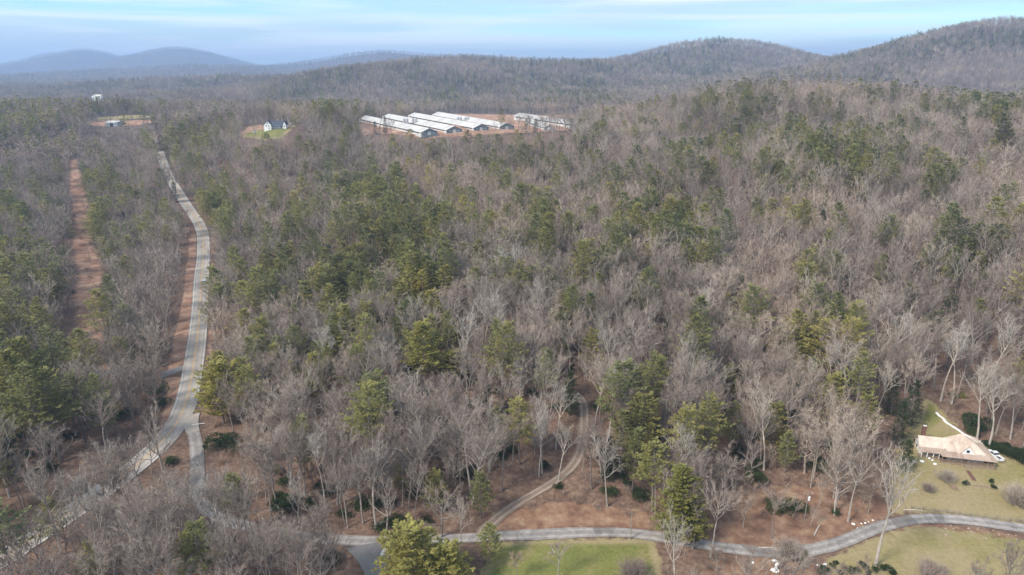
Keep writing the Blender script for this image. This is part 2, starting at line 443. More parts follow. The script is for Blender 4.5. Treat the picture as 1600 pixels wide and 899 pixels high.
M['brush'] = per_tree('brush_twigs', [(0, (.33,.235,.18)), (.5, (.42,.32,.24)), (.8, (.27,.19,.15)), (1, (.36,.28,.22))])[0]

M['light_pine'] = leafy('light_pine_needles', [(0, (.35,.32,.09)), (.5, (.29,.29,.09)), (1, (.37,.34,.10))])
def ground_material():
    m, nt, bs = principled('ground_surface', (.15,.1,.07), 0.95, 0.1)
    at_ = {}
    for k in ('lawn', 'dry', 'clay', 'far'):
        a = nt.nodes.new('ShaderNodeAttribute'); a.attribute_name = k; at_[k] = a.outputs['Fac']
    big = noise(nt, 0.02, 4); mid = noise(nt, 0.16, 5, .6); fine = noise(nt, 1.1, 6, .65)
    litter = rampv(nt, mid, [(.3, (.095,.060,.045)), (.5, (.165,.104,.076)), (.72, (.22,.155,.115))])
    litter = mixc(nt, .6, litter, rampv(nt, noise(nt, .7, 8, .75), [(.34, (.055,.036,.028)), (.5, (.16,.10,.072)), (.62, (.27,.185,.135)), (.75, (.36,.27,.20))]))
    farc = rampv(nt, mid, [(.3, (.095,.075,.062)), (.7, (.15,.118,.098))])
    c = mixc(nt, at_['far'], litter, farc)
    grass = rampv(nt, noise(nt, .06, 6, .62), [(.28, (.165,.165,.05)), (.40, (.27,.225,.095)), (.52, (.35,.275,.155)), (.75, (.40,.30,.195))])
    green = rampv(nt, noise(nt, .09, 6, .6), [(.3, (.090,.125,.024)), (.52, (.145,.165,.034)), (.68, (.26,.21,.10))])
    gsel = rampv(nt, at_['lawn'], [(.62, 0.0), (.95, 1.0)])
    gcol = mixc(nt, gsel, grass, green)
    gcol = mixc(nt, .42, gcol, rampv(nt, fine, [(.3, (.10,.09,.03)), (.7, (.30,.26,.12))]))
    dry = rampv(nt, noise(nt, .25, 6, .65), [(.3, (.115,.062,.045)), (.5, (.225,.130,.085)), (.72, (.34,.235,.155))])
    clay = rampv(nt, noise(nt, .12, 6, .65), [(.28, (.16,.090,.062)), (.46, (.31,.175,.118)), (.60, (.42,.27,.185)), (.75, (.50,.39,.29))])
    def edge(s, lo, hi):
        mm = nt.nodes.new('ShaderNodeMath'); mm.operation = 'ADD'
        n2 = nt.nodes.new('ShaderNodeMath'); n2.operation = 'MULTIPLY_ADD'
        nt.links.new(noise(nt, .5, 5, .65), n2.inputs[0]); n2.inputs[1].default_value = 1.3; n2.inputs[2].default_value = -.65
        nt.links.new(s, mm.inputs[0]); nt.links.new(n2.outputs[0], mm.inputs[1])
        return rampv(nt, mm.outputs[0], [(lo, 0.0), (hi, 1.0)])
    c = mixc(nt, edge(at_['dry'], .25, .6), c, dry)
    c = mixc(nt, edge(at_['clay'], .25, .6), c, clay)
    c = mixc(nt, edge(at_['lawn'], .12, .38), c, gcol)
    nt.links.new(c, bs.inputs['Base Color'])
    bp = nt.nodes.new('ShaderNodeBump'); bp.inputs['Strength'].default_value = .5; bp.inputs['Distance'].default_value = .25
    nt.links.new(fine, bp.inputs['Height']); nt.links.new(bp.outputs[0], bs.inputs['Normal'])
    return m

# ------------------------------------------------------------------ ground sheet: a polar grid about the drone's foot point
ang = np.concatenate([np.arange(-180, -50, 3.0), np.arange(-50, 50, 0.16), np.arange(50, 180, 3.0)])
rad = [8.0, 20, 35, 50, 65, 80, 95]
r_ = 105.0
while r_ < 1300: rad.append(r_); r_ *= 1.0095
while r_ < 14000: rad.append(r_); r_ *= 1.017
rad = np.array(rad); NA, NR = len(ang), len(rad)
aa = np.radians(ang)
GX = np.sin(aa)[None]*rad[:,None]; GY = np.cos(aa)[None]*rad[:,None]
GZ = H(GX, GY)
def make_ground():
    me = bpy.data.meshes.new('ground')
    co = np.stack([GX.ravel(), GY.ravel(), GZ.ravel()], 1)
    co = np.vstack([co, [[0, 0, float(GZ[0].mean())]]])
    i, j = np.meshgrid(np.arange(NR-1), np.arange(NA), indexing='ij'); j2 = (j+1) % NA
    q = np.stack([i*NA+j, i*NA+j2, (i+1)*NA+j2, (i+1)*NA+j], -1).reshape(-1, 4)[:, ::-1]
    t = np.stack([np.full(NA, NR*NA), (np.arange(NA)+1) % NA, np.arange(NA)], 1)[:, ::-1]
    nq, ntri = len(q), len(t)
    me.vertices.add(len(co)); me.vertices.foreach_set('co', co.ravel())
    me.loops.add(nq*4+ntri*3); me.loops.foreach_set('vertex_index', np.concatenate([q.ravel(), t.ravel()]))
    me.polygons.add(nq+ntri)
    me.polygons.foreach_set('loop_start', np.concatenate([np.arange(nq)*4, nq*4+np.arange(ntri)*3]))
    me.polygons.foreach_set('use_smooth', np.ones(nq+ntri, bool))
    me.update(); me.validate()
    X, Y = co[:,0], co[:,1]
    for k in ('lawn', 'dry', 'clay'):
        a = me.attributes.new(k, 'FLOAT', 'POINT'); a.data.foreach_set('value', zone(X, Y, k).astype(np.float32))
    a = me.attributes.new('far', 'FLOAT', 'POINT'); a.data.foreach_set('value', sstep(400, 1100, np.hypot(X, Y)).astype(np.float32))
    me.materials.append(ground_material())
    o = bpy.data.objects.new('ground', me); col.objects.link(o); o['kind'] = 'structure'
make_ground()

# ------------------------------------------------------------------ road sheets
def ribbon(P, offs, dz, crown=0.0):
    """quad strip along a centre line between given offsets"""
    T = np.gradient(P[:,:2], axis=0); T /= np.linalg.norm(T, axis=1)[:,None]+1e-9
    N = np.stack([T[:,1], -T[:,0]], 1)
    vs = []; fs = []; k = len(offs)
    for p, n in zip(P, N):
        for o in offs: vs.append((p[0]+n[0]*o, p[1]+n[1]*o, p[2]+dz+crown*(1-abs(o)/max(abs(offs[0]), .1))))
    for i in range(len(P)-1):
        for j in range(k-1):
            a = i*k+j; fs.append((a, a+1, a+k+1, a+k))
    return vs, fs
def road_mat(name, a, b, dark, streak=0.5, paths=0.0):
    m, nt, bs = principled(name, a, .9, .2)
    big = noise(nt, .035, 4, .6); mid = noise(nt, .5, 6, .7)
    c = rampv(nt, big, [(.35, a), (.65, b)])
    c = mixc(nt, streak, c, rampv(nt, mid, [(.3, dark), (.65, b)]))
    if paths:
        at_ = nt.nodes.new('ShaderNodeAttribute'); at_.attribute_name = 'across'
        tr = rampv(nt, at_.outputs['Fac'], [(0, .45), (.10, .25), (.22, .95), (.34, .35), (.5, .1), (.64, .35), (.76, .95), (.88, .3), (1, .0)])
        c = mixc(nt, 1.0, c, rampv(nt, tr, [(0, (1-paths,)*3), (1, (1+paths*.6,)*3)]), 'MULTIPLY')
        cr = nt.nodes.new('ShaderNodeTexVoronoi'); cr.feature = 'DISTANCE_TO_EDGE'; cr.inputs['Scale'].default_value = .22
        tcx = nt.nodes.new('ShaderNodeTexCoord'); nt.links.new(tcx.outputs['Object'], cr.inputs['Vector'])
        c = mixc(nt, rampv(nt, cr.outputs[0], [(.0, .45), (.03, 0.0)]), c, dark)
        pt = rampv(nt, noise(nt, .09, 3, .5, stretch=(1, .4, 1)), [(.60, 0.0), (.62, .6)]); c = mixc(nt, pt, c, tuple(x*.82 for x in dark))
    nt.links.new(c, bs.inputs['Base Color']); return m
M['asphalt'] = road_mat('worn_asphalt', (.35,.31,.265), (.46,.41,.355), (.275,.24,.21), .45, .16)
M['old_asphalt'] = road_mat('old_patched_asphalt', (.20,.18,.168), (.44,.40,.365), (.14,.125,.115), .55, .28)
M['gravel'] = road_mat('gravel', (.215,.155,.115), (.27,.205,.155), (.15,.10,.075), .6)
M['dark_asphalt'] = road_mat('branch_asphalt', (.185,.17,.165), (.235,.22,.21), (.14,.13,.125), .4)
M['white_paint'] = varied('white_road_paint', (.62,.61,.58), (.75,.74,.71), 1.5)
M['yellow_paint'] = varied('yellow_road_paint', (.58,.36,.13), (.68,.44,.18), 1.5)
def flare(name, road, amt, n, dz, mat):
    hw, P = ROADS[road]; T = np.gradient(P[:n+1,:2], axis=0); T /= np.linalg.norm(T, axis=1)[:,None]; vs = []
    for i in range(n+1):
        w = hw+amt*(1-i/n)**2; p = P[i]; nx, ny = T[i,1], -T[i,0]
        for s in (-1, -.5, 0, .5, 1): vs.append((p[0]+nx*w*s, p[1]+ny*w*s, p[2]+dz))
    b = MB(); b.add(vs, [(i*5+j, i*5+j+1, i*5+j+6, i*5+j+5) for i in range(n) for j in range(4)]); tag(b.build(name, mat), kind='structure')
def sheet(name, road, offs, dz, mat, crown=0.0, rng_=None):
    hw, P = ROADS[road]
    if rng_: P = P[rng_[0]:rng_[1]]
    vs, fs = ribbon(P, offs, dz, crown); k = len(offs)
    rg = np.random.default_rng(len(P)); e1 = np.cumsum(rg.normal(size=len(P))*.10); e1 -= np.convolve(np.pad(e1, 6, mode='edge'), np.ones(13)/13, 'valid')
    T = np.gradient(P[:,:2], axis=0); T /= np.linalg.norm(T, axis=1)[:,None]+1e-9
    for i in range(len(P)):
        for j, s in ((0, -1), (k-1, 1)):
            q = vs[i*k+j]; w = (e1[i] if s < 0 else e1[(i+5) % len(P)])*(.5 if road == 'main_road' else 1)*1.3; vs[i*k+j] = (q[0]+T[i,1]*w, q[1]-T[i,0]*w, q[2])
    b = MB(); b.add(vs, fs); o = tag(b.build(name, mat), kind='structure')
    at_ = o.data.attributes.new('across', 'FLOAT', 'POINT'); m_ = abs(offs[0]); at_.data.foreach_set('value', np.tile([(x/m_+1)/2 for x in offs], len(P)).astype(np.float32)); return o
lev = {'paved_driveway': 0.0, 'dirt_pulloff': 0.0, 'gravel_driveway': 0.0, 'branch_road': 0.004, 'side_road': 0.010, 'main_road': 0.018}
for nm, mt in (('main_road','asphalt'),('side_road','old_asphalt'),('branch_road','dark_asphalt'),('gravel_driveway','gravel'),('dirt_pulloff','gravel'),('paved_driveway','dark_asphalt')):
    hw = ROADS[nm][0]
    sheet(nm, nm, [-hw, -hw*.75, -hw*.5, -hw*.25, 0, hw*.25, hw*.5, hw*.75, hw], lev[nm], M[mt], 0.05)
mr = ROADS['main_road'][1]
flare('junction_apron', 'side_road', 2.0, 4, .075, M['asphalt']); flare('branch_apron', 'branch_road', 3.5, 4, .074, M['dark_asphalt'])
jy = at(300, 640)[1]
def marking(name, o0, o1, mat, keep):
    P = mr; b = MB()
    idx = [i for i in range(len(P)) if keep(P[i])]
    runs = []; 
    for i in idx:
        if runs and i == runs[-1][-1]+1: runs[-1].append(i)
        else: runs.append([i])
    for r in runs:
        if len(r) > 2: b.add(*ribbon(P[r[0]:r[-1]+1], [o0, o1], lev['main_road']+0.05*(1-abs((o0+o1)/2)/3.9)+0.006))
    tag(b.build(name, mat), kind='structure')
pd = ROADS['paved_driveway'][1][0]
marking('edge_line', 3.25, 3.45, M['white_paint'], lambda p: p[1] > jy+6 or p[1] < jy-26)
marking('edge_line', -3.45, -3.25, M['white_paint'], lambda p: abs(p[1]-pd[1]) > 5)
marking('yellow_centre_line', -0.30, -0.12, M['yellow_paint'], lambda p: True)
marking('yellow_centre_line', 0.12, 0.30, M['yellow_paint'], lambda p: True)
sl = at(303, 664); b = MB(); b.box((0, 0, 0), (4.2, .45, .012), R(14)); o = b.build('stop_line', M['white_paint']); o.location = (sl[0]+1.5, sl[1], road_z('side_road', sl[0], sl[1])+.09); tag(o, kind='structure')
ta, tb = MB(), MB()
hw, P = ROADS['gravel_driveway']
for s in (-1, 1): ta.add(*ribbon(P, [s*.85-.28, s*.85+.28], .035+.02))
M['rut'] = road_mat('wheel_ruts', (.30,.235,.185), (.38,.315,.255), (.22,.165,.125), .6)
tag(ta.build('wheel_rut', M['rut']), kind='structure')
# ------------------------------------------------------------------ trees
class Arr:
    """light collector of triangles and thin prisms for tree wood and leaves"""
    def __init__(s): s.v = []; s.f = []; s.n = 0
    def prism(s, a, b, ra, rb, n=3):
        d = b-a; L = np.linalg.norm(d)
        if L < 1e-4: return
        d = d/L; u = np.cross(d, (0.3, 0.5, 0.81) if abs(d[2]) < .9 else (1., .1, 0)); u /= np.linalg.norm(u); w = np.cross(d, u)
        t = np.arange(n)*2*math.pi/n; cs = np.cos(t)[:,None]*u+np.sin(t)[:,None]*w
        s.v.append(a+cs*ra); s.v.append(b+cs*rb)
        for i in range(n): s.f.append((s.n+i, s.n+(i+1) % n, s.n+n+(i+1) % n, s.n+n+i))
        s.n += 2*n
    def tri(s, a, b, c):
        s.v.append(np.array([a, b, c])); s.f.append((s.n, s.n+1, s.n+2)); s.n += 3
    def mesh(s, name, mat):
        me = bpy.data.meshes.new(name); me.from_pydata(np.vstack(s.v).tolist() if s.v else [], [], s.f)
        for m in (mat if isinstance(mat, (list, tuple)) else [mat]): me.materials.append(m)
        return me
def nrm(v): return v/(np.linalg.norm(v)+1e-9)
def perp(d, g):
    v = g.normal(size=3); v -= v.dot(d)*d; return nrm(v)
UP = np.array([0, 0, 1.0])
def bare(seed, Ht, spread=.5, clean=.42, nl=11, sub=6, tw=5, tww=.034, twl=1.25, wood=1.0, fork=False, sides=6, r0=.0105):
    """a leafless broadleaf: (trunk and limbs, branches and twigs)"""
    g = np.random.default_rng(seed); T, C = Arr(), Arr()
    p = np.zeros(3); d = nrm(np.array([g.normal()*.04, g.normal()*.04, 1])); n = 8; pts = [p]
    for i in range(n):
        d = nrm(d+g.normal(size=3)*.028*(1+i*.25)); d[2] = abs(d[2]); p = p+d*Ht*.80/n; pts.append(p)
    R0 = Ht*r0*wood
    rr = [R0*(1.25 if i == 0 else 1)*(1-i/n)**.75+.03 for i in range(n+1)]
    for i in range(n): T.prism(pts[i], pts[i+1], rr[i], rr[i+1], sides)
    def on(t):
        x = t*n; i = min(int(x), n-1); return pts[i]+(pts[i+1]-pts[i])*(x-i), rr[i]+(rr[i+1]-rr[i])*(x-i)
    def twigs(a, b, k):
        for _ in range(k):
            q = a+(b-a)*g.uniform(.15, 1.0); dd = nrm(nrm(b-a)*.9+perp(nrm(b-a), g)*g.uniform(.4, 1.1)+UP*.35)
            L = twl*g.uniform(.5, 1.3); w = perp(dd, g)*tww*.5
            C.tri(q-w, q+w, q+dd*L)
    for i in range(nl):
        t = clean/.80+(1-clean/.80)*((i+g.uniform(0, .8))/nl)**.9; t = min(t, .99)
        q, r = on(t); az = i*2.4+g.uniform(-.5, .5)
        out = np.array([math.cos(az), math.sin(az), 0]); up = g.uniform(.7, 1.2)*(1+.7*t)
        dd = nrm(out*spread*2+UP*up); L = Ht*(.42-.22*(t-clean))*g.uniform(.75, 1.15)*(.8+spread*.4)
        m = 5; lp = [q]; dcur = dd
        for k in range(m):
            dcur = nrm(dcur+g.normal(size=3)*.14+UP*.10); lp.append(lp[-1]+dcur*L/m)
        lr = [max(r*.6, .05)*(1-k/m)**.75+.03 for k in range(m+1)]
        for k in range(m): T.prism(lp[k], lp[k+1], lr[k], lr[k+1], 4 if sides > 4 else 3)
        for j in range(sub):
            x = (.22+.78*(j+g.uniform(0, .9))/sub)*m; k = min(int(x), m-1); a = lp[k]+(lp[k+1]-lp[k])*(x-k)
            sd = nrm(nrm(lp[k+1]-lp[k])+perp(nrm(lp[k+1]-lp[k]), g)*g.uniform(.5, 1.0)+UP*.15)
            SL = L*g.uniform(.25, .48)*(1.15-.5*x/m)
            b1 = a+sd*SL*.5; sd2 = nrm(sd+g.normal(size=3)*.2+UP*.15); b2 = b1+sd2*SL*.5
            if sides > 4:
                T.prism(a, b1, .055*wood, .035*wood, 3); T.prism(b1, b2, .035*wood, .012, 3)
            else:
                w = perp(sd, g)*tww*.6; C.tri(a-w, a+w, b2)
            twigs(a, b1, tw//2); twigs(b1, b2, tw-tw//2)
            for _ in range(3 if sides > 4 else 0):
                c0 = a+(b2-a)*g.uniform(.2, .9); cd = nrm(sd2+perp(sd2, g)*g.uniform(.5, 1.1)+UP*.2); cl = SL*g.uniform(.25, .5)
                w = perp(cd, g)*.03; C.tri(c0-w, c0+w, c0+cd*cl*1.2); twigs(c0, c0+cd*cl, tw)
        twigs(lp[-2], lp[-1], tw)
    twigs(pts[-2], pts[-1], tw*3)
    return T, C
def conifer(seed, Ht, base=.4, rmax=.22, gap=.9, per=5, tufts=20, ts=.5, tw=.2, rise=.15, jag=.35, sides=6, dead=True, droop=0.0, shape=1.0):
    """an evergreen with whorls of tufted boughs: (trunk and bare boughs, needles)"""
    g = np.random.default_rng(seed); T, C = Arr(), Arr()
    lean = g.normal(size=2)*.015
    def ax(z): return np.array([lean[0]*z, lean[1]*z, z])
    R0 = Ht*.0125; n = 5
    for i in range(n): T.prism(ax(Ht*.98*i/n), ax(Ht*.98*(i+1)/n), R0*(1-i/n)+.03, R0*(1-(i+1)/n)+.02, sides)
    z = Ht*base; rmx = Ht*rmax
    if dead:
        for _ in range(12):
            zz = Ht*g.uniform(base*.45, base*1.1); az = g.uniform(0, 6.28); L = g.uniform(.8, 2.4)
            T.prism(ax(zz), ax(zz)+np.array([math.cos(az)*L, math.sin(az)*L, g.uniform(-.3, .5)]), .035, .01, 3)
    a0 = 0
    while z < Ht*.985:
        f = (z/Ht-base)/(1-base); prof = min(1, (f+.10)/.28)**.6*(1-f)**(.75*shape)+.06
        a0 += 1.1
        for k in range(per):
            if g.random() < .12: continue
            az = a0+k*2*math.pi/per+g.uniform(-.35, .35); L = rmx*prof*g.uniform(1-jag, 1+jag*.6)
            if L < .4: L = .4
            hd = np.array([math.cos(az), math.sin(az), 0]); sl = rise+.5*f*f-droop+g.uniform(-.12, .12)
            a = ax(z+g.uniform(-.3, .3)); mid = a+hd*L*.5+UP*L*.5*sl; e = mid+hd*L*.5+UP*L*.5*(sl+.18-droop*.8)
            if sides > 3: T.prism(a, mid, .045, .03, 3); T.prism(mid, e, .03, .012, 3)
            side = np.cross(hd, UP); nt = max(3, int(tufts*(.35+.65*L/rmx)))
            for t in range(nt):
                x = g.uniform(.22, 1.02); q = (a+(mid-a)*x*2) if x < .5 else (mid+(e-mid)*(x*2-1))
                wd = (1.05-x)*.42*L+.25
                q = q+side*g.uniform(-wd, wd)+UP*g.uniform(-.12, .18)
                for _ in range(3):
                    dd = nrm(hd*g.uniform(.2, 1)+side*g.uniform(-.9, .9)+UP*g.uniform(-.15, .6)); w = nrm(np.cross(dd, UP)+g.normal(size=3)*.3)*tw
                    C.tri(q-w, q+w, q+dd*ts*g.uniform(.7, 1.3))
        z += gap*g.uniform(.8, 1.2)
    for _ in range(10):
        dd = nrm(np.array([g.normal()*.5, g.normal()*.5, 1])); w = perp(dd, g)*tw*.7; q = ax(Ht*g.uniform(.93, .99)); C.tri(q-w, q+w, q+dd*ts)
    return T, C
def bush(seed, r, h, n, leaf, stems=6):
    """a broad-leaved evergreen bush"""
    g = np.random.default_rng(seed); T, C = Arr(), Arr()
    lobes = [(g.normal(size=2)*r*.45, g.uniform(.45, .8)*r, g.uniform(.6, 1)*h) for _ in range(6)]
    for c, rr_, hh in lobes: T.prism(np.array([0, 0, 0.]), np.array([c[0], c[1], hh*.6]), .06, .03, 3)
    for _ in range(n):
        c, rr_, hh = lobes[g.integers(6)]; v = nrm(g.normal(size=3)); v[2] = abs(v[2])
        q = np.array([c[0], c[1], hh*.35])+v*np.array([rr_, rr_, hh*.65])*g.uniform(.75, 1.05)
        dd = nrm(v+g.normal(size=3)*.7); w = perp(dd, g)*leaf*.45; C.tri(q-w, q+w, q+dd*leaf)
    return T, C
def brush(seed, r, h, n, w0=.03, L0=1.6, branchy=True):
    g = np.random.default_rng(seed); T, C = Arr(), Arr()
    for _ in range(n//12):
        a = np.array([*g.normal(size=2)*r*.25, 0]); d = nrm(np.array([*g.normal(size=2)*.45, 1])); b = a+d*h*g.uniform(.5, .9)
        T.prism(a, b, .03, .012, 3)
        for _ in range(11):
            q = a+(b-a)*g.uniform(.25, 1); dd = nrm(d+perp(d, g)*g.uniform(.4, 1.3)+UP*.2); w = perp(dd, g)*w0*.5; C.tri(q-w, q+w, q+dd*L0*g.uniform(.4, 1)*h/3)
    return T, C
PROTO = {}
def reg(kind, pairs, mt, mc):
    PROTO[kind] = [(t.mesh(kind+'_trunk', mt), c.mesh(kind+'_crown', mc)) for t, c in pairs]
reg('bare', [bare(11, 20, .58, .45, nl=12, tw=6), bare(12, 22, .48, .5, nl=12, tw=6), bare(13, 19, .75, .36, nl=13, tw=6), bare(14, 24, .65, .42, nl=14, tw=6), bare(15, 17, .72, .32, nl=13, tw=6),
             bare(16, 21, .42, .48, nl=13, tw=6), bare(17, 20, .68, .52, nl=11, tw=6), bare(18, 23, .52, .38, nl=15, tw=6)], M['bark'], M['twig'])
reg('spreading', [bare(21, 20, .85, .22, nl=14, sub=7, r0=.016), bare(22, 16, .9, .2, nl=14, sub=7, r0=.016)], M['bark'], M['twig'])
reg('pale', [bare(31, 26, .5, .45, nl=11, sub=6, tw=5, wood=1.1), bare(32, 20, .36, .2, nl=20, sub=5, tw=4, wood=1.0), bare(33, 24, .3, .5, nl=10, tw=5, wood=.95)], M['pale_bark'], M['pale_bark'])
reg('sapling', [bare(41, 9, .5, .3, nl=8, sub=5, tw=4), bare(42, 7, .6, .2, nl=8, sub=5, tw=4), bare(43, 11, .4, .35, nl=8, sub=5, tw=4)], M['bark'], M['brush'])
reg('pine', [conifer(51, 24, .42, .28, tufts=28), conifer(52, 21, .36, .31, gap=.95, tufts=28), conifer(53, 26, .48, .25, gap=1.0, tufts=30), conifer(54, 18, .3, .31, tufts=26), conifer(55, 22, .5, .28, jag=.5, tufts=28), conifer(56, 15, .25, .35, tufts=24)], M['pine_bark'], M['pine'])
reg('full_pine', [conifer(61, 22, .07, .33, gap=.75, per=7, tufts=34, ts=.7, tw=.24, jag=.35, shape=.95), conifer(62, 18, .18, .40, gap=.75, per=7, tufts=34, ts=.65, tw=.22, jag=.4, shape=.6, rise=.3), conifer(63, 25, .3, .29, gap=.95, per=6, tufts=34, ts=.65, tw=.22, jag=.4, shape=.85)], M['pine_bark'], M['light_pine'])
reg('hemlock', [conifer(71, 17, .12, .24, gap=.6, per=6, tufts=18, ts=.4, tw=.17, rise=.0, droop=.2, jag=.3, dead=False), conifer(72, 13, .08, .3, gap=.55, per=6, tufts=16, ts=.4, tw=.18, droop=.2, rise=.05, dead=False)], M['pine_bark'], M['hemlock'])
reg('bush', [bush(81, 2.2, 2.6, 900, .34), bush(82, 1.6, 2.0, 650, .3), bush(83, 3.0, 3.4, 1300, .4)], M['bark'], M['rhodo'])
reg('brush', [brush(91, 1.8, 2.8, 380), brush(92, 2.2, 3.4, 420), brush(93, 1.4, 2.0, 260)], M['brush'], M['brush'])
PH = {'bare': [20,22,19,24,17,21,20,23], 'pine': [24,21,26,18,22,15]}

def place_allowed(X, Y, tree_gap):
    """1 where the woods may stand, 0 on roads, lawns, clearings"""
    ok = np.ones(X.shape)
    for nm, (hw, P) in ROADS.items():
        m = (X > P[:,0].min()-30) & (X < P[:,0].max()+30) & (Y > P[:,1].min()-30) & (Y < P[:,1].max()+30)
        if m.any():
            d, _ = seg_info(X[m], Y[m], P)
            g = {'main_road': 3.6, 'gravel_driveway': 1.3}.get(nm, 2.2)
            ok[m] *= d > hw+g*tree_gap*np.where(Y[m] > 420, .25, 1.0)
    for k in ('lawn', 'clay'):
        ok *= (zone(X, Y, k) < .25)
    dz_ = zone(X, Y, 'dry'); ok *= (dz_ < .25) | ((dz_ < .78) & (np.sin(X*12.9+Y*78.2)*43758.5 % 1 < .45))
    return ok
def blobs(X, Y, Z, L):
    px, py = project(X, Y, Z); v = np.zeros(X.shape)
    for cx, cy, rx, ry, a in L:
        v = np.maximum(v, a*np.exp(-(((px-cx)/rx)**2+((py-cy)/ry)**2)))
    return v
PINES = [(575,350,120,40,.80),(520,490,110,85,.80),(640,480,75,75,.8),(600,420,120,60,.7),(445,600,60,60,.4),(740,440,60,60,.45),(835,400,45,50,.35),(690,410,50,40,.5),
 (60,610,75,90,.8),(110,660,60,60,.55),(60,415,70,45,.45),(155,400,30,60,.75),(30,370,30,30,.6),(45,490,60,50,.4),(160,330,40,50,.4),
 (340,365,28,50,.8),(290,245,45,35,.5),(240,235,40,30,.4),(420,260,80,40,.3),(640,245,60,30,.2),(40,215,90,35,.5),(10,560,40,60,.7),
 (1150,190,60,45,.5),(1310,275,100,35,.5),(1560,200,100,45,.35),(1420,310,80,25,.4),(1130,275,45,25,.3),(1210,225,70,25,.4),(1350,165,100,12,.25),
 (1025,400,60,60,.5),(1040,310,60,40,.35),(1290,590,100,60,.6),(1370,640,50,70,.5),(1000,720,55,80,.45),(950,620,50,60,.2),(1190,330,60,60,.35),(1500,470,60,60,.25),(1580,380,50,60,.3),
 (800,300,200,50,.12),(900,520,60,60,.25),(790,670,60,50,.3),(620,700,60,60,.3),(560,650,100,70,.25),(980,440,40,50,.35),(120,170,200,15,.25),(530,185,40,20,.5)]
HEMS = [(600,330,60,30,.35),(1410,690,28,60,.9),(1150,600,30,40,.3),(880,240,80,40,.15),(860,640,100,80,.06),(990,745,40,30,.4),(20,660,30,60,.4),(340,380,25,40,.3),(590,215,20,20,.3),(160,400,20,60,.3),(500,700,200,80,.10),(300,340,15,25,.5),(20,220,60,20,.3)]
SPARSE = [(1540,640,110,70,.6),(1200,815,90,16,.35),(880,805,110,18,1.0),(860,690,70,50,.25),(1300,805,80,25,.5),(1480,560,80,50,.25),(270,620,15,60,.9),(930,710,30,60,.5),(300,380,12,60,1.0),(290,470,12,60,1.0),]
BUSHES = [(560,810,160,25,.7),(700,760,60,40,.4),(860,785,60,18,.8),(1000,785,60,25,.6),(1120,760,80,40,.4),(480,790,200,45,.5),(620,790,70,30,.7),(780,700,60,50,.5),(850,775,45,22,.8),(970,760,60,35,.7),(1130,620,60,50,.35),(1140,800,40,20,.3),(640,600,150,80,.25),(860,560,80,60,.3),(1000,660,60,60,.4),(440,880,120,40,.5),(560,560,200,80,.15),(1250,740,100,60,.2),(250,620,60,60,.3),(380,700,80,60,.2),(40,700,60,60,.4)]

# visibility of ground cells from the camera: keep what shows, with margin
g_r = rad[(rad > 100) & (rad < 9500)]; g_a = np.radians(np.arange(-48, 48.01, .5))
vX = np.sin(g_a)[None]*g_r[:,None]; vY = np.cos(g_a)[None]*g_r[:,None]; vZ = H0(vX, vY)
el = (vZ-CAM_H)/g_r[:,None]
run = np.maximum.accumulate(np.vstack([np.full((1, el.shape[1]), -9.), el+4/g_r[:,None]])[:-1], axis=0)
vis_top = ((vZ+27+vY*.012-CAM_H)/g_r[:,None]) > run
def visible(X, Y):
    r = np.hypot(X, Y); a = np.arctan2(X, Y)
    i = np.clip(np.searchsorted(g_r, r), 0, len(g_r)-1); j = np.clip(((a-g_a[0])/(g_a[1]-g_a[0])).round().astype(int), 0, len(g_a)-1)
    return vis_top[i, j] | vis_top[i, np.clip(j+1, 0, len(g_a)-1)]

def grid_pts(y0, y1, s, seed, rowf=None):
    g = np.random.default_rng(seed); out = []
    y = y0
    while y < y1:
        sp = s
        half = y*.80+40; n = int(2*half/sp)
        xs = -half+sp*np.arange(n)+g.uniform(-.48, .48, n)*sp+(sp/2 if int(y/sp) % 2 else 0); ys = y+g.uniform(-.46, .46, n)*sp
        out.append(np.stack([xs, ys], 1)); y += sp*.92
    return np.vstack(out)
def Hbig(X, Y):
    return np.concatenate([H(X[i:i+50000], Y[i:i+50000]) for i in range(0, len(X), 50000)]) if len(X) else np.zeros(0)

near = np.vstack([grid_pts(120, 330, 5.2, 1), grid_pts(330, 620, 6.1, 2), grid_pts(620, 1250, 7.4, 3)])
mm = (np.abs(near[:,0]) < near[:,1]*.82+25) & visible(near[:,0], near[:,1]); near = near[mm]
X, Y = near[:,0], near[:,1]; Z = Hbig(X, Y); u = rng.random(len(X))
allow = place_allowed(X, Y, 1.0)
sparse = blobs(X, Y, Z, SPARSE)
scrub = inside(X, Y, FARM_SCRUB, 5) > .4
thin = fbm(X/19., Y/19., 2) < -.17
keep = (allow > .5) & ~(thin & (u > .35)) & (u > sparse) & ~scrub
X, Y, Z = X[keep], Y[keep], Z[keep]
pp = np.clip(.98*blobs(X, Y, Z, PINES)*(0.75+1.6*fbm(X/22., Y/22., 2)*2)+.05, 0, .92); hp = blobs(X, Y, Z, HEMS)+.012
u = rng.random(len(X)); u2 = rng.random(len(X))
kind = np.where(u < pp, 'pine', np.where(u < pp+hp*(1-pp), 'hemlock', np.where(u2 < .05, 'pale', np.where(u2 < .14, 'spreading', 'bare')))).astype(object)
hgt = rng.uniform(.72, 1.12, len(X))*(1+.25*fbm(X/60., Y/60., 2)); 
small = (rng.random(len(X)) < .16) & (kind == 'bare'); kind[small] = 'sapling'
rot = rng.uniform(0, 6.283, len(X))
# corridor: only low brush
TREES = [dict(kind=k, x=float(x), y=float(y), z=float(z), s=float(s), r=float(r)) for k, x, y, z, s, r in zip(kind, X, Y, Z, hgt, rot)]
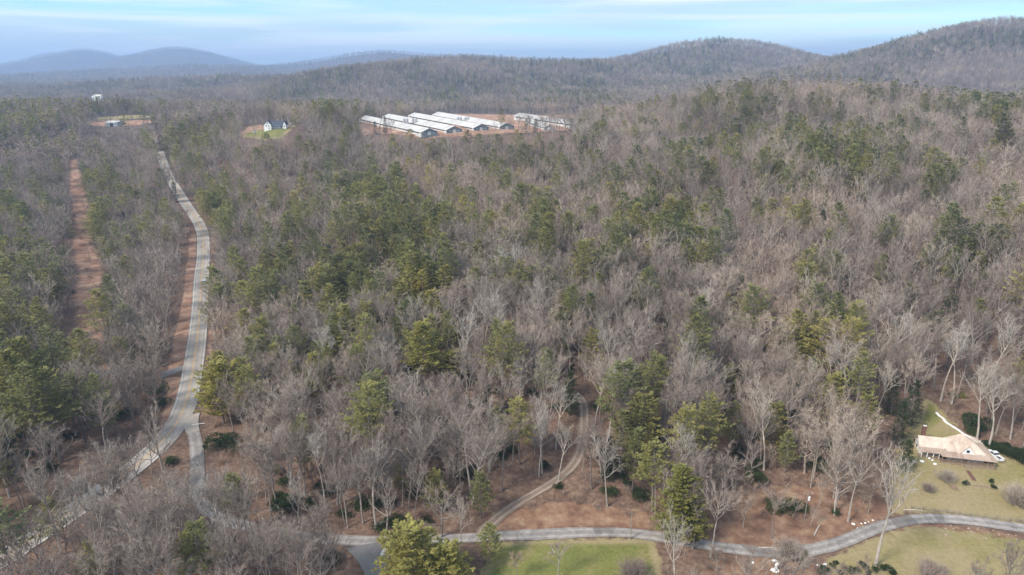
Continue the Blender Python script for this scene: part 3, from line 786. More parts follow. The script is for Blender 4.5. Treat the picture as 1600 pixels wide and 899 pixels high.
# particular trees one can pick out: foot column and row, kind, variant, scale, label
HERO = [(645,930,'full_pine',1,.98,'broad yellow-green pine beside the asphalt branch road at the bottom'),
 (700,925,'full_pine',1,.7,'smaller bushy pine right of the broad pine beside the branch road'),
 (1056,846,'full_pine',0,1.0,'tall full green pine beside the lane between mown lawn and brown bank'),
 (1076,846,'full_pine',0,.85,'dark-trunked pine close behind the tall full pine beside the lane'),
 (350,662,'full_pine',1,1.2,'lone yellow-green pine right of the road junction'),
 (1368,886,'pale',0,1.22,'large pale leafless tree between the lane bend and the low hedge'),
 (468,818,'pale',1,.8,'small white-barked leafless tree above the lower side road'),
 (604,838,'spreading',0,.88,'wide spreading leafless tree by the side road junction'),
 (812,640,'pale',1,1.0,'bleached white leafless tree standing out left of the driveway'),
 (690,840,'spreading',1,1.0,'spreading leafless tree on the road edge beneath the slope'),
 (682,800,'pine',5,.85,'small yellow-green pine above the side road left of the driveway mouth'),
 (765,880,'pine',5,.75,'dark green pine left of the mown lawn'),
 (90,850,'pine',3,.75,'yellow-green pine in the bottom left corner'),
 (1110,872,'bare',1,.95,'grey leafless tree with dark trunk growing at the lane edge'),
 (1082,858,'bare',5,.85,'slim leafless tree just right of the tall pine by the lane'),
 (872,905,'sapling',2,1.0,'small leafless tree standing on the mown lawn'),
 (808,905,'sapling',0,.9,'thin bare sapling at the left end of the lawn'),
 (1205,842,'bare',6,.75,'leafless tree standing on the brown bank above the lane'),
 (842,745,'pale',2,.95,'pale double tree beside the gravel driveway'),(847,740,'pale',2,.85,'second pale trunk of the pair beside the gravel driveway'),
 (873,752,'pale',2,.7,'slim pale tree on the inner side of the driveway bend'),
(664,612,'full_pine',2,1.05,'bright yellow-green pine in the middle of the wooded slope'),(708,606,'full_pine',1,.75,'shorter pine to the right of the bright pine midslope'),
 (497,640,'full_pine',2,.85,'narrow bright pine above the side road on the left slope'),(545,575,'full_pine',2,1.0,'broad bright pine on the left part of the wooded slope'),
 (776,690,'pine',5,.8,'small round pine at the foot of the middle slope'),(880,575,'pine',5,.8,'dark pine left of the pale knoll trees'),(1137,630,'pine',3,.8,'dark round pine above the brown leafy hollow'),
 (75,730,'pine',2,1.3,'tall pine with a long pale bare trunk at the left edge'),(95,722,'pine',0,1.3,'tall yellow-green pine next to the long-trunked pine at left'),(8,735,'full_pine',2,1.15,'yellow-green pine cut by the left edge of view'),
 (40,690,'full_pine',2,1.25,'broad crowned pine behind the long-trunked pine at the left edge'),(62,655,'full_pine',2,1.2,'rearmost big pine of the cluster at the left edge'),(100,640,'pine',2,1.2,'flat-topped pine at the top right of the left edge cluster'),
 (970,745,'pine',1,1.0,'bushy pine left of the dark thicket above the dry bank'),(1000,735,'pine',0,1.05,'pine above the tall lane pine in the dark thicket'),(1290,690,'pine',1,1.1,'olive pine among bare trees left of the dark hemlocks'),(1330,680,'pine',2,1.1,'flat-topped olive pine left of the dark hemlocks'),(1345,720,'pine',4,1.0,'ragged olive pine above the utility pole'),(1225,740,'pine',5,.9,'small pine in the middle of the wooded hollow'),
 (1526,690,'pale',2,1.1,'tall pale trunk beside the white drainage strip behind the farmhouse'),(1545,700,'pale',0,.95,'tall pale leafless tree above the pickup truck'),
 (1470,627,'pale',2,1.15,'tall straight pale tree at the top corner of the yard'),(1487,632,'pale',2,1.1,'tall straight tree right of the top corner of the yard'),
 (1595,705,'bare',3,1.0,'many-branched leafless tree at the right edge above the dark hedge'),
 (1400,700,'hemlock',0,.95,'dark evergreen at the left edge of the farmhouse yard'),(1420,668,'hemlock',0,1.0,'tall dark evergreen at the upper left of the yard'),(1412,735,'hemlock',1,.8,'dark hemlock nearest the lawn left of the farmhouse'),
 (1255,885,'hemlock',1,.36,'round dark evergreen shrub beside the white garden ornament')]
hero_xy = []
for px, py, k, v, s, lb in HERO:
    if py > 899: p = hit(px, py, H)
    else: p = at(px, py)
    hero_xy.append(p[:2]); 
TREES = [dict(t, s=t['s']*(1.15 if t['kind'] == 'pine' else 1)) for t in TREES]
HX = np.array(hero_xy)
TREES = [t for t in TREES if np.min(np.hypot(HX[:,0]-t['x'], HX[:,1]-t['y'])) > 4.0]
for (px, py, k, v, s, lb), (x, y) in zip(HERO, hero_xy):
    TREES.append(dict(kind=k, x=float(x), y=float(y), z=gz(x, y), s=s, r=rng.uniform(0, 6)+(1.75 if px == 1368 else 0), v=v, label=lb))
# open ground and views kept clear of woods: (x0,y0,x1,y1 of what stays in sight, its distance, share of trees removed)
CLEAR = [(378,187,468,213,655,.97),(145,181,238,197,845,.95),(566,186,890,214,690,.93),(56,318,80,332,455,.9),(296,330,326,660,300,.0),(1385,640,1600,830,185,1.0),(775,826,1030,860,160,.9),(1100,835,1600,860,160,.8),
 (262,580,330,680,230,.6),(247,250,258,266,640,.5),(150,700,285,800,200,.25),(280,306,300,330,530,.6),(300,330,325,400,430,.92),(302,400,326,520,330,.9),(288,520,326,640,260,.85),(112,250,124,300,620,.6),(118,300,150,440,430,.75),(120,440,165,560,330,.7),(308,425,326,455,372,.98),
 (900,645,925,735,195,.5),(770,760,890,825,160,.35),(985,588,1012,606,250,.2),(560,848,602,899,140,.75),(298,690,318,780,180,.3),(1040,745,1095,845,150,.9),(1360,740,1400,890,135,1.0),(780,860,1015,899,140,.9),(590,825,715,899,140,.85),(320,570,365,660,228,.6),(440,740,500,815,155,.5),(570,750,640,835,150,.7),(810,520,830,600,200,.6),(630,510,690,590,235,.6)]
def blocks(t, C):
    x0, y0, x1, y1, D, p = C
    if t['y'] > D: return False
    bx_, by_ = project(t['x'], t['y'], t['z']); _, ty = project(t['x'], t['y'], t['z']+(8 if t['kind'] in ('sapling', 'bush', 'brush') else 20)*t['s']); w = 3.2*t['s']*FPX/math.hypot(t['y'], CAM_H)
    return bx_+w > x0 and bx_-w < x1 and by_ > y0 and ty < y1 and p > 0
hts = {'full_pine': 20, 'pine': 21, 'hemlock': 16, 'pale': 23, 'spreading': 18, 'bare': 20, 'sapling': 9}
for (px, py, k, v, s, lb), (x, y) in zip(HERO, hero_xy):
    z_ = gz(x, y); h_ = hts[k]*s; q0 = project(x, y, z_+h_); q1 = project(x, y, z_+h_*.45); w_ = 2.6*s*FPX/math.hypot(y, CAM_H)
    CLEAR.append((q0[0]-w_, q0[1], q0[0]+w_, q1[1], y-2.5, .8))
TREES = [t for t in TREES if 'label' in t or not any(blocks(t, C) and random.random() < C[5] for C in CLEAR)]
# undergrowth
ub = np.vstack([grid_pts(122, 330, 4.4, 21), grid_pts(330, 560, 7.0, 22)])
ub = ub[(np.abs(ub[:,0]) < ub[:,1]*.82+20)]
bx, by = ub[:,0], ub[:,1]; bz = Hbig(bx, by); al = (place_allowed(bx, by, .8) > .5) & (blobs(bx, by, bz, [(305,700,40,50,1)]) < .4)
bp_ = np.clip(blobs(bx, by, bz, BUSHES)*(.7+3*fbm(bx/14., by/14., 2)), 0, 1)*.8+.01; u = rng.random(len(bx))
dryz = zone(bx, by, 'dry'); 
kb = np.where(u < bp_, 'bush', np.where(u < bp_+.26, 'brush', np.where(u < bp_+.34, 'sapling', '')))
for x, y, z, k, a in zip(bx, by, bz, kb, al):
    if k and a: TREES.append(dict(kind=k, x=float(x), y=float(y), z=float(z), s=float(rng.uniform(.7, 1.25)), r=float(rng.uniform(0, 6.28))))
nb = (dryz > .3) & (by < 260) & (rng.random(len(bx)) < .34) & (np.array([abs(road_z('side_road', a, b)) < 99 for a, b in zip(bx, by)]))
for x, y, z in zip(bx[nb], by[nb], bz[nb]):
    d, _ = seg_info(np.array([x]), np.array([y]), ROADS['side_road'][1])
    if d[0] > 6: TREES.append(dict(kind='sapling' if rng.random() < .3 else 'brush', x=float(x), y=float(y), z=float(z), s=float(rng.uniform(.6, 1.1)), r=float(rng.uniform(0, 6.28))))

cz = (zone(bx, by, 'clay') > .3) & (by > 250) & (by < 560) & (rng.random(len(bx)) < .22)
for x, y, z in zip(bx[cz], by[cz], bz[cz]):
    if seg_info(np.array([x]), np.array([y]), ROADS['main_road'][1])[0][0] > 7: TREES.append(dict(kind='brush', x=float(x), y=float(y), z=float(z), s=float(rng.uniform(.4, .9)), r=float(rng.uniform(0, 6.28))))
# which ones show largest
NAMES = {'bare': 'bare_tree', 'spreading': 'bare_tree', 'pale': 'bare_tree', 'sapling': 'sapling', 'pine': 'pine_tree', 'full_pine': 'pine_tree', 'hemlock': 'hemlock_tree', 'bush': 'evergreen_bush', 'brush': 'bare_bush'}
for t in TREES:
    t['w'] = t['s']*random.uniform(.84, 1.2); t['tx'], t['ty'] = (random.gauss(0, .035), random.gauss(0, .035)) if 'label' not in t else (0, 0)
    if 'v' not in t: t['v'] = int(rng.integers(len(PROTO[t['kind']])))
    t['px'], t['py'] = project(t['x'], t['y'], t['z']); t['tpx'], t['tpy'] = project(t['x'], t['y'], t['z']+15*t['s'])
    t['d'] = math.hypot(t['x'], t['y'], t['z']-CAM_H)
    t['name'] = NAMES[t['kind']]
    t['seen'] = -60 < t['px'] < 1660 and t['tpy'] < 890 or 'label' in t
LIMIT = {'bare_tree': 300, 'pine_tree': 300, 'sapling': 120, 'hemlock_tree': 120, 'evergreen_bush': 160, 'bare_bush': 140}
single = []; rest = []
for nm, lim in LIMIT.items():
    L = sorted([t for t in TREES if t['name'] == nm], key=lambda t: (0 if 'label' in t else 1, 0 if t['seen'] else 1, t['d']/t['s']))
    single += L[:lim]; rest += L[lim:]

PLACE = [ # (x0,y0,x1,y1 in the foot positions, words)
]
def size_word(t):
    return 'tall' if t['s'] > 1.0 else ('small' if t['s'] < .8 else 'medium')
LOOK = {('bare',0):'grey leafless tree',('bare',1):'slender grey leafless tree',('bare',2):'round-crowned leafless tree',('bare',3):'large-crowned leafless tree',('bare',4):'low broad leafless tree',('bare',5):'narrow upright leafless tree',('bare',6):'high-crowned leafless tree',('bare',7):'full-crowned leafless tree',
 ('spreading',0):'wide spreading leafless tree',('spreading',1):'low spreading leafless tree',('pale',0):'pale-barked leafless tree',('pale',1):'white feathery leafless tree',('pale',2):'pale straight leafless tree',
 ('pine',0):'tall green pine',('pine',1):'bushy green pine',('pine',2):'long-trunked green pine',('pine',3):'cone-shaped green pine',('pine',4):'ragged thin pine',('pine',5):'short full pine',('full_pine',0):'full green pine',('full_pine',1):'broad green pine',('full_pine',2):'tall broad pine'}
KINDW = {'sapling':'thin bare sapling','hemlock':'dark hemlock','bush':'dark evergreen bush','brush':'brown twiggy bush'}
MARKS = [] # filled with (column,row,phrase): landmarks a label can lean on
MARKS += [(300,660,'the road junction'),(305,750,'the narrow side road'),(200,738,'the curving main road'),(310,500,'the straight main road'),(300,335,'the far road bend'),
 (140,500,'the red clay corridor'),(60,600,'the tall left pines'),(420,828,'the side road bend'),(585,870,'the branch road'),(700,840,'the lower side road'),(760,825,'the driveway mouth'),
 (830,765,'the lower driveway'),(913,690,'the upper driveway'),(890,810,'the dry grass bank'),(900,870,'the mown lawn'),(1060,840,'the tall lane pine'),(1180,800,'the brown bank'),(1250,775,'the utility pole'),
 (1380,812,'the lane bend'),(1370,886,'the large pale tree'),(1410,680,'the dark hemlocks'),(1490,700,'the farmhouse'),(1500,780,'the farmhouse lawn'),(1560,660,'the white drainage strip'),(1600,720,'the dark hedge'),
 (985,590,'the wooded knoll'),(1130,600,'the leafy hollow'),(650,590,'the bright midslope pine'),(540,540,'the left slope pines'),(60,850,'the bottom left pine'),(430,215,'the white farmhouse clearing'),(700,215,'the long poultry sheds')]
def label_all(L):
    groups = {}
    for t in L:
        if 'label' in t: continue
        if t['kind'] in KINDW: look = size_word(t)+' '+KINDW[t['kind']]
        else: look = LOOK[(t['kind'], t['v'])]
        m = min(MARKS, key=lambda q: (q[0]-t['px'])**2+(1.4*(q[1]-t['py']))**2)
        dx, dy = t['px']-m[0], t['py']-m[1]
        side = ('right of' if dx > 0 else 'left of') if abs(dx) > abs(dy)*1.3 else ('below' if dy > 0 else 'uphill of' if False else 'above')
        if math.hypot(dx, dy) > 90: side = 'far ' + side if 'of' in side else 'well ' + side
        t['_k'] = (look, side, m[2]); groups.setdefault(t['_k'], []).append(t)
    ordn = ['leftmost','second from left','third from left','fourth from left','fifth from left','sixth from left','seventh from left','eighth from left','ninth from left','tenth from left']
    for (look, side, mk), G in groups.items():
        G.sort(key=lambda t: t['px']); n = len(G)
        for i, t in enumerate(G):
            if n == 1: t['label'] = f"{look} {side} {mk}"
            elif n == 2: t['label'] = f"{('left' if i == 0 else 'right')} one of two {look}s {side} {mk}".replace('bushs','bushes')
            else:
                o = 'rightmost' if i == n-1 else (ordn[i] if i < len(ordn) else f'{i+1}th from left')
                t['label'] = f"{look} {side} {mk}, {o} of {n}"
label_all(single)
GROUPS = {'bare_tree':'leafless trees of the winter woods','pine_tree':'pines scattered through the woods','sapling':'bare saplings among the trees','hemlock_tree':'dark hemlocks among the trees','evergreen_bush':'dark evergreen bushes under the trees','bare_bush':'brown leafless bushes'}
CATS = {'bare_tree':'tree','pine_tree':'pine tree','sapling':'sapling','hemlock_tree':'evergreen tree','evergreen_bush':'bush','bare_bush':'bush'}
def add_tree(t):
    tm, cm = PROTO[t['kind']][t['v']]
    e = bpy.data.objects.new(t['name'], None); col.objects.link(e); e.location = (t['x'], t['y'], t['z']-.12)
    e.rotation_euler = (t['tx'], t['ty'], t['r']); e.scale = (t['w'], t['w'], t['s'])
    tag(e, t['label'], CATS[t['name']], GROUPS[t['name']])
    leafy_ = t['name'] in ('evergreen_bush', 'bare_bush')
    for nm, me in ((('stems', tm), ('foliage' if t['name'] == 'evergreen_bush' else 'twigs', cm)) if leafy_ else (('trunk', tm), ('crown', cm))):
        o = bpy.data.objects.new(nm, me); col.objects.link(o); o.parent = e
for t in single: add_tree(t)

# ------------------------------------------------------------------ the rest of the woods as instanced masses
def merged(name, t, c, mt, mc):
    a = Arr(); a.v = t.v+c.v; nt_ = len(t.f); off = t.n
    a.f = t.f+[tuple(i+off for i in f) for f in c.f]
    me = a.mesh(name, [mt, mc]); me.polygons.foreach_set('material_index', [0]*nt_+[1]*len(c.f))
    return bpy.data.objects.new(name, me)
def join_proto(kind, v):
    tm, cm = PROTO[kind][v]; vs = [tuple(x.co) for x in tm.vertices]; n = len(vs)
    fs = [tuple(p.vertices) for p in tm.polygons]+[tuple(i+n for i in p.vertices) for p in cm.polygons]
    vs += [tuple(x.co) for x in cm.vertices]; me = bpy.data.meshes.new(kind+'_whole'); me.from_pydata(vs, [], fs)
    me.materials.append(tm.materials[0]); me.materials.append(cm.materials[0])
    me.polygons.foreach_set('material_index', [0]*len(tm.polygons)+[1]*len(cm.polygons))
    return bpy.data.objects.new(kind, me)
def mass(name, sources, pts, src, scl, rz, kind='stuff', label=None):
    scl = np.asarray(scl, np.float32); g_ = np.random.default_rng(len(pts)); wd_ = scl*g_.uniform(.84, 1.2, len(pts)).astype(np.float32)
    """one object: a point for each tree, geometry nodes put the tree of its index there"""
    if len(pts) == 0: return
    me = bpy.data.meshes.new(name); me.vertices.add(len(pts)); me.vertices.foreach_set('co', np.asarray(pts, np.float32).ravel())
    for nm, ty, v in (('pick', 'INT', src), ('size', 'FLOAT', scl), ('width', 'FLOAT', wd_), ('turn', 'FLOAT', rz), ('lean', 'FLOAT', g_.normal(0, .035, len(pts)))):
        a = me.attributes.new(nm, ty, 'POINT'); a.data.foreach_set('value', np.asarray(v, np.int32 if ty == 'INT' else np.float32))
    o = bpy.data.objects.new(name, me); col.objects.link(o); o['kind'] = kind
    if label: o['label'] = label
    ng = bpy.data.node_groups.new(name, 'GeometryNodeTree')
    ng.interface.new_socket('Geometry', in_out='INPUT', socket_type='NodeSocketGeometry'); ng.interface.new_socket('Geometry', in_out='OUTPUT', socket_type='NodeSocketGeometry')
    N, Lk = ng.nodes, ng.links; gi = N.new('NodeGroupInput'); go = N.new('NodeGroupOutput')
    iop = N.new('GeometryNodeInstanceOnPoints'); gti = N.new('GeometryNodeGeometryToInstance')
    for s in reversed(sources):
        oi = N.new('GeometryNodeObjectInfo'); oi.inputs['Object'].default_value = s; oi.inputs['As Instance'].default_value = True
        oi.transform_space = 'ORIGINAL'; Lk.new(oi.outputs['Geometry'], gti.inputs[0])
    def attr(nm, ty):
        a = N.new('GeometryNodeInputNamedAttribute'); a.data_type = ty; a.inputs['Name'].default_value = nm; return a.outputs['Attribute']
    Lk.new(gi.outputs[0], iop.inputs['Points']); Lk.new(gti.outputs[0], iop.inputs['Instance']); iop.inputs['Pick Instance'].default_value = True
    Lk.new(attr('pick', 'INT'), iop.inputs['Instance Index']); cs = N.new('ShaderNodeCombineXYZ'); wa = attr('width', 'FLOAT'); Lk.new(wa, cs.inputs['X']); Lk.new(wa, cs.inputs['Y']); Lk.new(attr('size', 'FLOAT'), cs.inputs['Z']); Lk.new(cs.outputs[0], iop.inputs['Scale'])
    cx = N.new('ShaderNodeCombineXYZ'); Lk.new(attr('turn', 'FLOAT'), cx.inputs['Z']); Lk.new(attr('lean', 'FLOAT'), cx.inputs['X'])
    Lk.new(cx.outputs[0], iop.inputs['Rotation'])
    Lk.new(iop.outputs[0], go.inputs[0])
    md = o.modifiers.new('scatter', 'NODES'); md.node_group = ng
    return o
MID = 300.0
midb = [merged('leafless', *bare(100+i, [20, 22, 18, 23][i], [.62, .5, .78, .65][i], [.42, .48, .34, .4][i], nl=10, sub=5, tw=6, tww=.085, twl=1.5, sides=4), M['bark'], M['twig']) for i in range(4)]
midp = [merged('evergreen', *conifer(110+i, [23, 19, 24][i], [.36, .3, .45][i], [.29, .32, .28][i], gap=1.25, per=5, tufts=14, ts=.75, tw=.30, sides=3, dead=False), M['pine_bark'], M['pine']) for i in range(3)]
midh = [merged('evergreen', *conifer(120, 16, .1, .25, gap=1.0, per=5, tufts=9, ts=.7, tw=.28, sides=3, dead=False, droop=.15), M['pine_bark'], M['hemlock'])]
farb = [merged('leafless', *bare(130+i, [19, 21, 17][i], [.65, .55, .8][i], .34, nl=6, sub=4, tw=3, tww=.30, twl=2.1, sides=3), M['bark'], M['twig']) for i in range(3)]
farp = [merged('evergreen', *conifer(140+i, [21, 18][i], .3, .28, gap=2.2, per=5, tufts=6, ts=1.3, tw=.55, sides=3, dead=False), M['pine_bark'], M['pine']) for i in range(2)]
farh = [merged('evergreen', *conifer(145, 16, .1, .25, gap=1.9, per=4, tufts=5, ts=1.1, tw=.5, sides=3, dead=False), M['pine_bark'], M['hemlock'])]
nearsrc = {k: [join_proto(k, v) for v in range(len(PROTO[k]))] for k in PROTO}
def spread(name, L, label=None):
    src = []; idx = {}
    pts, pick, sc, rz = [], [], [], []
    for t in L:
        k = t['kind']
        if t['d'] < MID or k in ('bush', 'brush', 'sapling', 'spreading', 'full_pine'): o = nearsrc[k][t['v']]
        elif t['d'] < 760: o = {'bare': midb, 'pale': midb, 'pine': midp, 'hemlock': midh}[k]; o = o[t['v'] % len(o)]
        else: o = {'bare': farb, 'pale': farb, 'pine': farp, 'hemlock': farh}[k]; o = o[t['v'] % len(o)]
        if id(o) not in idx: idx[id(o)] = len(src); src.append(o)
        pts.append((t['x'], t['y'], t['z']-.12)); pick.append(idx[id(o)]); sc.append(t['s']); rz.append(t['r'])
    return mass(name, src, pts, pick, sc, rz, label=label)
for nm, big in (('bare_tree','leafless_woodland'),('pine_tree','pine_woodland'),('sapling','sapling_thicket'),('hemlock_tree','hemlock_woodland'),('evergreen_bush','evergreen_undergrowth'),('bare_bush','leafless_undergrowth')):
    spread(big, [t for t in rest if t['name'] == nm])
# hills and mountains beyond
def far_wood(name, y0, y1, s, seed, smul):
    P = grid_pts(y0, y1, s, seed); P = P[(np.abs(P[:,0]) < P[:,1]*.80+30)]; P = P[visible(P[:,0], P[:,1])]
    x, y = P[:,0], P[:,1]; z = np.concatenate([H0(x[i:i+50000], y[i:i+50000]) for i in range(0, len(x), 50000)])
    px, py = project(x, y, z)
    g = np.random.default_rng(seed)
    pr = np.clip(.24+1.9*fbm(x/160., y/160., 3)-.25*fbm(x/900., y/900., 2), 0.02, .6)+.28*np.exp(-((px-880)/200)**2-((py-150)/22)**2)
    pr = np.where(fbm(x/260.+5, y/200., 2) > .22, pr+.0, pr)
    u = g.random(len(x)); v = g.integers(0, 6, len(x))
    pick = np.where(u < pr*.6, 3+v % 2, np.where(u < pr, 5, v % 3))
    mass(name, farb+farp+farh, np.stack([x, y, z-.3], 1), pick, g.uniform(.7, 1.15, len(x))*smul, g.uniform(0, 6.28, len(x)))
    return len(x)
n1_ = far_wood('distant_hill_woodland', 1250, 2100, 9.5, 31, 1.05)
n2_ = far_wood('distant_mountain_woodland', 2100, 3400, 13, 32, 1.3)
n3_ = far_wood('farthest_ridge_woodland', 3400, 9000, 25, 33, 1.4)
print('TREES', len(TREES), len(rest), n1_, n2_, n3_)
# ------------------------------------------------------------------ buildings, vehicles and small things
def plane_at(px, py, z):
    dx, dy, dz = ray(px, py); t = (z-CAM_H)/dz; return np.array([dx*t, dy*t, z])
def frame(o, ang_):
    """local (u, v, z) to parent-local coordinates is identity: parents carry the rotation"""
    return o
def metal_roof(name, a, b, dark=None, scale=.35):
    m, nt, bs = principled(name, a, .45, .4)
    c = rampv(nt, noise(nt, scale, 5, .65), [(.32, a), (.66, b)])
    if dark: c = mixc(nt, rampv(nt, noise(nt, scale*.6, 4, .7, stretch=(3, .6, 1)), [(.50, 0.0), (.68, .75)]), c, dark)
    nt.links.new(c, bs.inputs['Base Color']); return m
M['rust_roof'] = metal_roof('rusty_tin_roof', (.50,.405,.325), (.62,.53,.44), (.38,.265,.20))
M['white_roof'] = metal_roof('white_metal_roof', (.47,.445,.405), (.58,.555,.515), (.36,.32,.275), .10)
M['porch_tin'] = metal_roof('brown_tin_roof', (.32,.23,.175), (.41,.31,.24), (.23,.145,.105))
M['white_wall'] = varied('white_siding', (.72,.72,.71), (.80,.80,.79), .8)
M['cream_wall'] = varied('cream_siding', (.55,.52,.47), (.66,.63,.58), .8)
M['slate_roof'] = varied('dark_shingles', (.055,.065,.085), (.085,.095,.12), 1.2)
M['gable_blue'] = varied('blue_grey_metal_end', (.16,.20,.22), (.21,.25,.27), .8)
M['curtain'] = varied('side_curtain', (.50,.49,.47), (.62,.61,.59), .5)
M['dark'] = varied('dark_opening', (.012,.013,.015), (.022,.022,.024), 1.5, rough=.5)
M['glass'] = varied('window_glass', (.03,.04,.05), (.05,.06,.075), .8, rough=.08, spec=.6)
M['wood'] = varied('weathered_wood', (.20,.145,.10), (.30,.23,.17), 1.5)
M['post_wood'] = varied('grey_post_wood', (.20,.175,.15), (.29,.26,.22), 2.0)
M['brick'] = varied('brown_brick', (.13,.065,.050), (.20,.105,.08), 2.5)
M['stone'] = varied('pale_stone', (.55,.50,.45), (.68,.64,.58), 1.5)
M['riprap'] = per_tree('rubble_stone', [(0, (.34,.26,.20)), (.5, (.45,.38,.31)), (1, (.27,.20,.15))])[0]
M['white_thing'] = varied('white_plastic_sheet', (.66,.65,.63), (.80,.79,.77), 1.2)
M['car_white'] = varied('white_car_paint', (.74,.74,.74), (.80,.80,.80), .5, rough=.25, spec=.5)
M['tyre'] = varied('black_rubber', (.016,.016,.017), (.03,.03,.03), 3)
M['steel'] = varied('galvanised_steel', (.38,.39,.40), (.50,.51,.52), 2, rough=.4, metal=.4)
M['sign_yellow'] = varied('yellow_sign_paint', (.80,.36,.03), (.86,.42,.05), 1)
M['blue_wall'] = varied('pale_blue_metal', (.28,.36,.42), (.36,.43,.49), .4)
M['brown_wall'] = varied('dark_brown_siding', (.075,.045,.035), (.11,.07,.055), 1)
M['red_lamp'] = varied('red_lamp_lens', (.35,.02,.02), (.45,.03,.03), 2, rough=.2)
M['wire'] = varied('dark_cable', (.05,.05,.05), (.08,.08,.08), 1)

def quadroof(b, pts): b.add(pts, [tuple(range(len(pts)))])
def slab(b, pts, th=.12):
    """flat polygon given a thickness downward"""
    n = len(pts); lo = [(x, y, z-th) for x, y, z in pts]
    b.add(list(pts)+lo, [tuple(range(n)), tuple(range(2*n-1, n-1, -1))]+[(i, n+i, n+(i+1) % n, (i+1) % n) for i in range(n)])
def window(root, c, w, h, rz=0, nm='window'):
    b = MB(); b.box(c, (w+.2, .10, h+.2), rz); f = b.build(nm, M['white_wall'], root)
    off = .04; b = MB(); b.box((c[0]+math.sin(rz)*off, c[1]-math.cos(rz)*off, c[2]), (w, .12, h), rz); b.build('pane', M['glass'], f)
    return f

# ---- rust-roofed farmhouse
pl_, pr_ = at(1471, 724), at(1554, 735)
fd = math.atan2(pr_[1]-pl_[1], pr_[0]-pl_[0]); FW = math.hypot(pr_[1]-pl_[1], pr_[0]-pl_[0])
fh = empty('farmhouse', (pl_[0], pl_[1], gz((pl_[0]+pr_[0])/2, (pl_[1]+pr_[1])/2+3)-.35), fd, 'cream farmhouse with rusty tin hipped roof and wraparound porch on the lawn at right', 'house')
W = FW; sc_ = W/16.5
def L(u, v, z): return (u*sc_, v*sc_, z)
b = MB(); b.box(L(8.2, 5.9, .05), (W+.2, 11.8*sc_, 1.5)); b.box(L(-2.4, 5.6, .05), (8.6*sc_, 7.6*sc_, 1.5)); b.build('porch_deck', M['wood'], fh)
b = MB(); b.box(L(8, 6.3, 2.0), (11.6*sc_, 8.4*sc_, 2.6)); b.box(L(-2.2, 6.8, 2.1), (7.6*sc_, 5.2*sc_, 2.6))
b.add([L(-6.0, 4.2, 3.2), L(-6.0, 9.4, 3.2), L(-6.0, 6.8, 5.3), L(-5.8, 4.2, 3.2), L(-5.8, 9.4, 3.2), L(-5.8, 6.8, 5.3)], [(0, 2, 1), (3, 4, 5), (0, 3, 5, 2), (2, 5, 4, 1), (0, 1, 4, 3)]); b.build('wall', M['cream_wall'], fh)
e1, e2, ap = 2.75, 3.55, 7.7
b = MB()  # steep pyramid
a_, c_, d_, f_ = L(1.9, 1.9, e2), L(13.9, 1.9, e2), L(13.9, 10.8, e2), L(1.9, 10.8, e2); k1, k2 = L(6.6, 6.6, ap), L(7.4, 6.6, ap)
for P_ in ([a_, c_, k2, k1], [c_, d_, k2], [d_, f_, k1, k2], [f_, a_, k1]): slab(b, P_, .15)
b.build('main_roof', M['rust_roof'], fh)
b = MB()  # porch skirt
A_, C_, D_, F_ = L(-.3, -.4, e1), L(16.9, -.4, e1), L(16.9, 12.2, e1), L(-.3, 12.2, e1)
up = lambda p: (p[0], p[1], p[2]-.02)
for P_ in ([A_, C_, up(c_), up(a_)], [C_, D_, up(d_), up(c_)], [D_, F_, up(f_), up(d_)], [F_, A_, up(a_), up(f_)]): slab(b, P_, .12)
b.build('porch_roof', M['porch_tin'], fh)
b = MB()  # wing roof with its own front lean-to
slab(b, [L(-6.4, 3.9, 3.35), L(3.2, 3.9, 3.35), L(5.6, 6.8, 5.75), L(-6.4, 6.8, 5.75)], .12)
slab(b, [L(5.6, 6.8, 5.75), L(3.2, 9.7, 3.35), L(-6.4, 9.7, 3.35), L(-6.4, 6.8, 5.75)], .12); b.build('wing_roof', M['rust_roof'], fh)
b = MB(); slab(b, [L(-6.3, 1.5, 2.62), L(.9, 1.5, 2.62), L(2.4, 3.9, 3.25), L(-6.3, 3.9, 3.25)], .10); b.build('side_porch_roof', M['porch_tin'], fh)
b = MB()  # seams of the roof sheets
def seams(p0, p1, q0, q1, n):
    for i in range(1, n):
        t = i/n; p = Vector(p0).lerp(Vector(p1), t); q = Vector(q0).lerp(Vector(q1), t); b.tube(p+Vector((0, 0, .03)), q+Vector((0, 0, .03)), .03, .03, 3, False)
seams(A_, C_, a_, c_, 26); seams(a_, c_, k1, k2, 18); seams(c_, d_, k2, k2, 14); seams(f_, a_, k1, k1, 14); seams(C_, D_, c_, d_, 18); seams(F_, A_, f_, a_, 18)
seams(L(-6.4, 3.9, 3.35), L(3.2, 3.9, 3.35), L(-6.4, 6.8, 5.75), L(5.6, 6.8, 5.75), 14)
seams(L(-6.3, 1.5, 2.62), L(.9, 1.5, 2.62), L(-6.3, 3.9, 3.25), L(2.4, 3.9, 3.25), 10)
b.build('roof_seams', M['rust_roof'], fh, kind='stuff')
b = MB()  # front gable dormer
g0, g1, g2 = L(5.2, 1.7, 3.05), L(11.0, 1.7, 3.05), L(8.1, 1.7, 6.1); back = L(7.6, 5.4, 6.9)
slab(b, [(g0[0]-.35, g0[1]-.3, g0[2]-.25), (g2[0], g2[1]-.3, g2[2]+.12), back], .1); slab(b, [(g2[0], g2[1]-.3, g2[2]+.12), (g1[0]+.35, g1[1]-.3, g1[2]-.25), back], .1); dm = b.build('dormer', M['rust_roof'], fh)
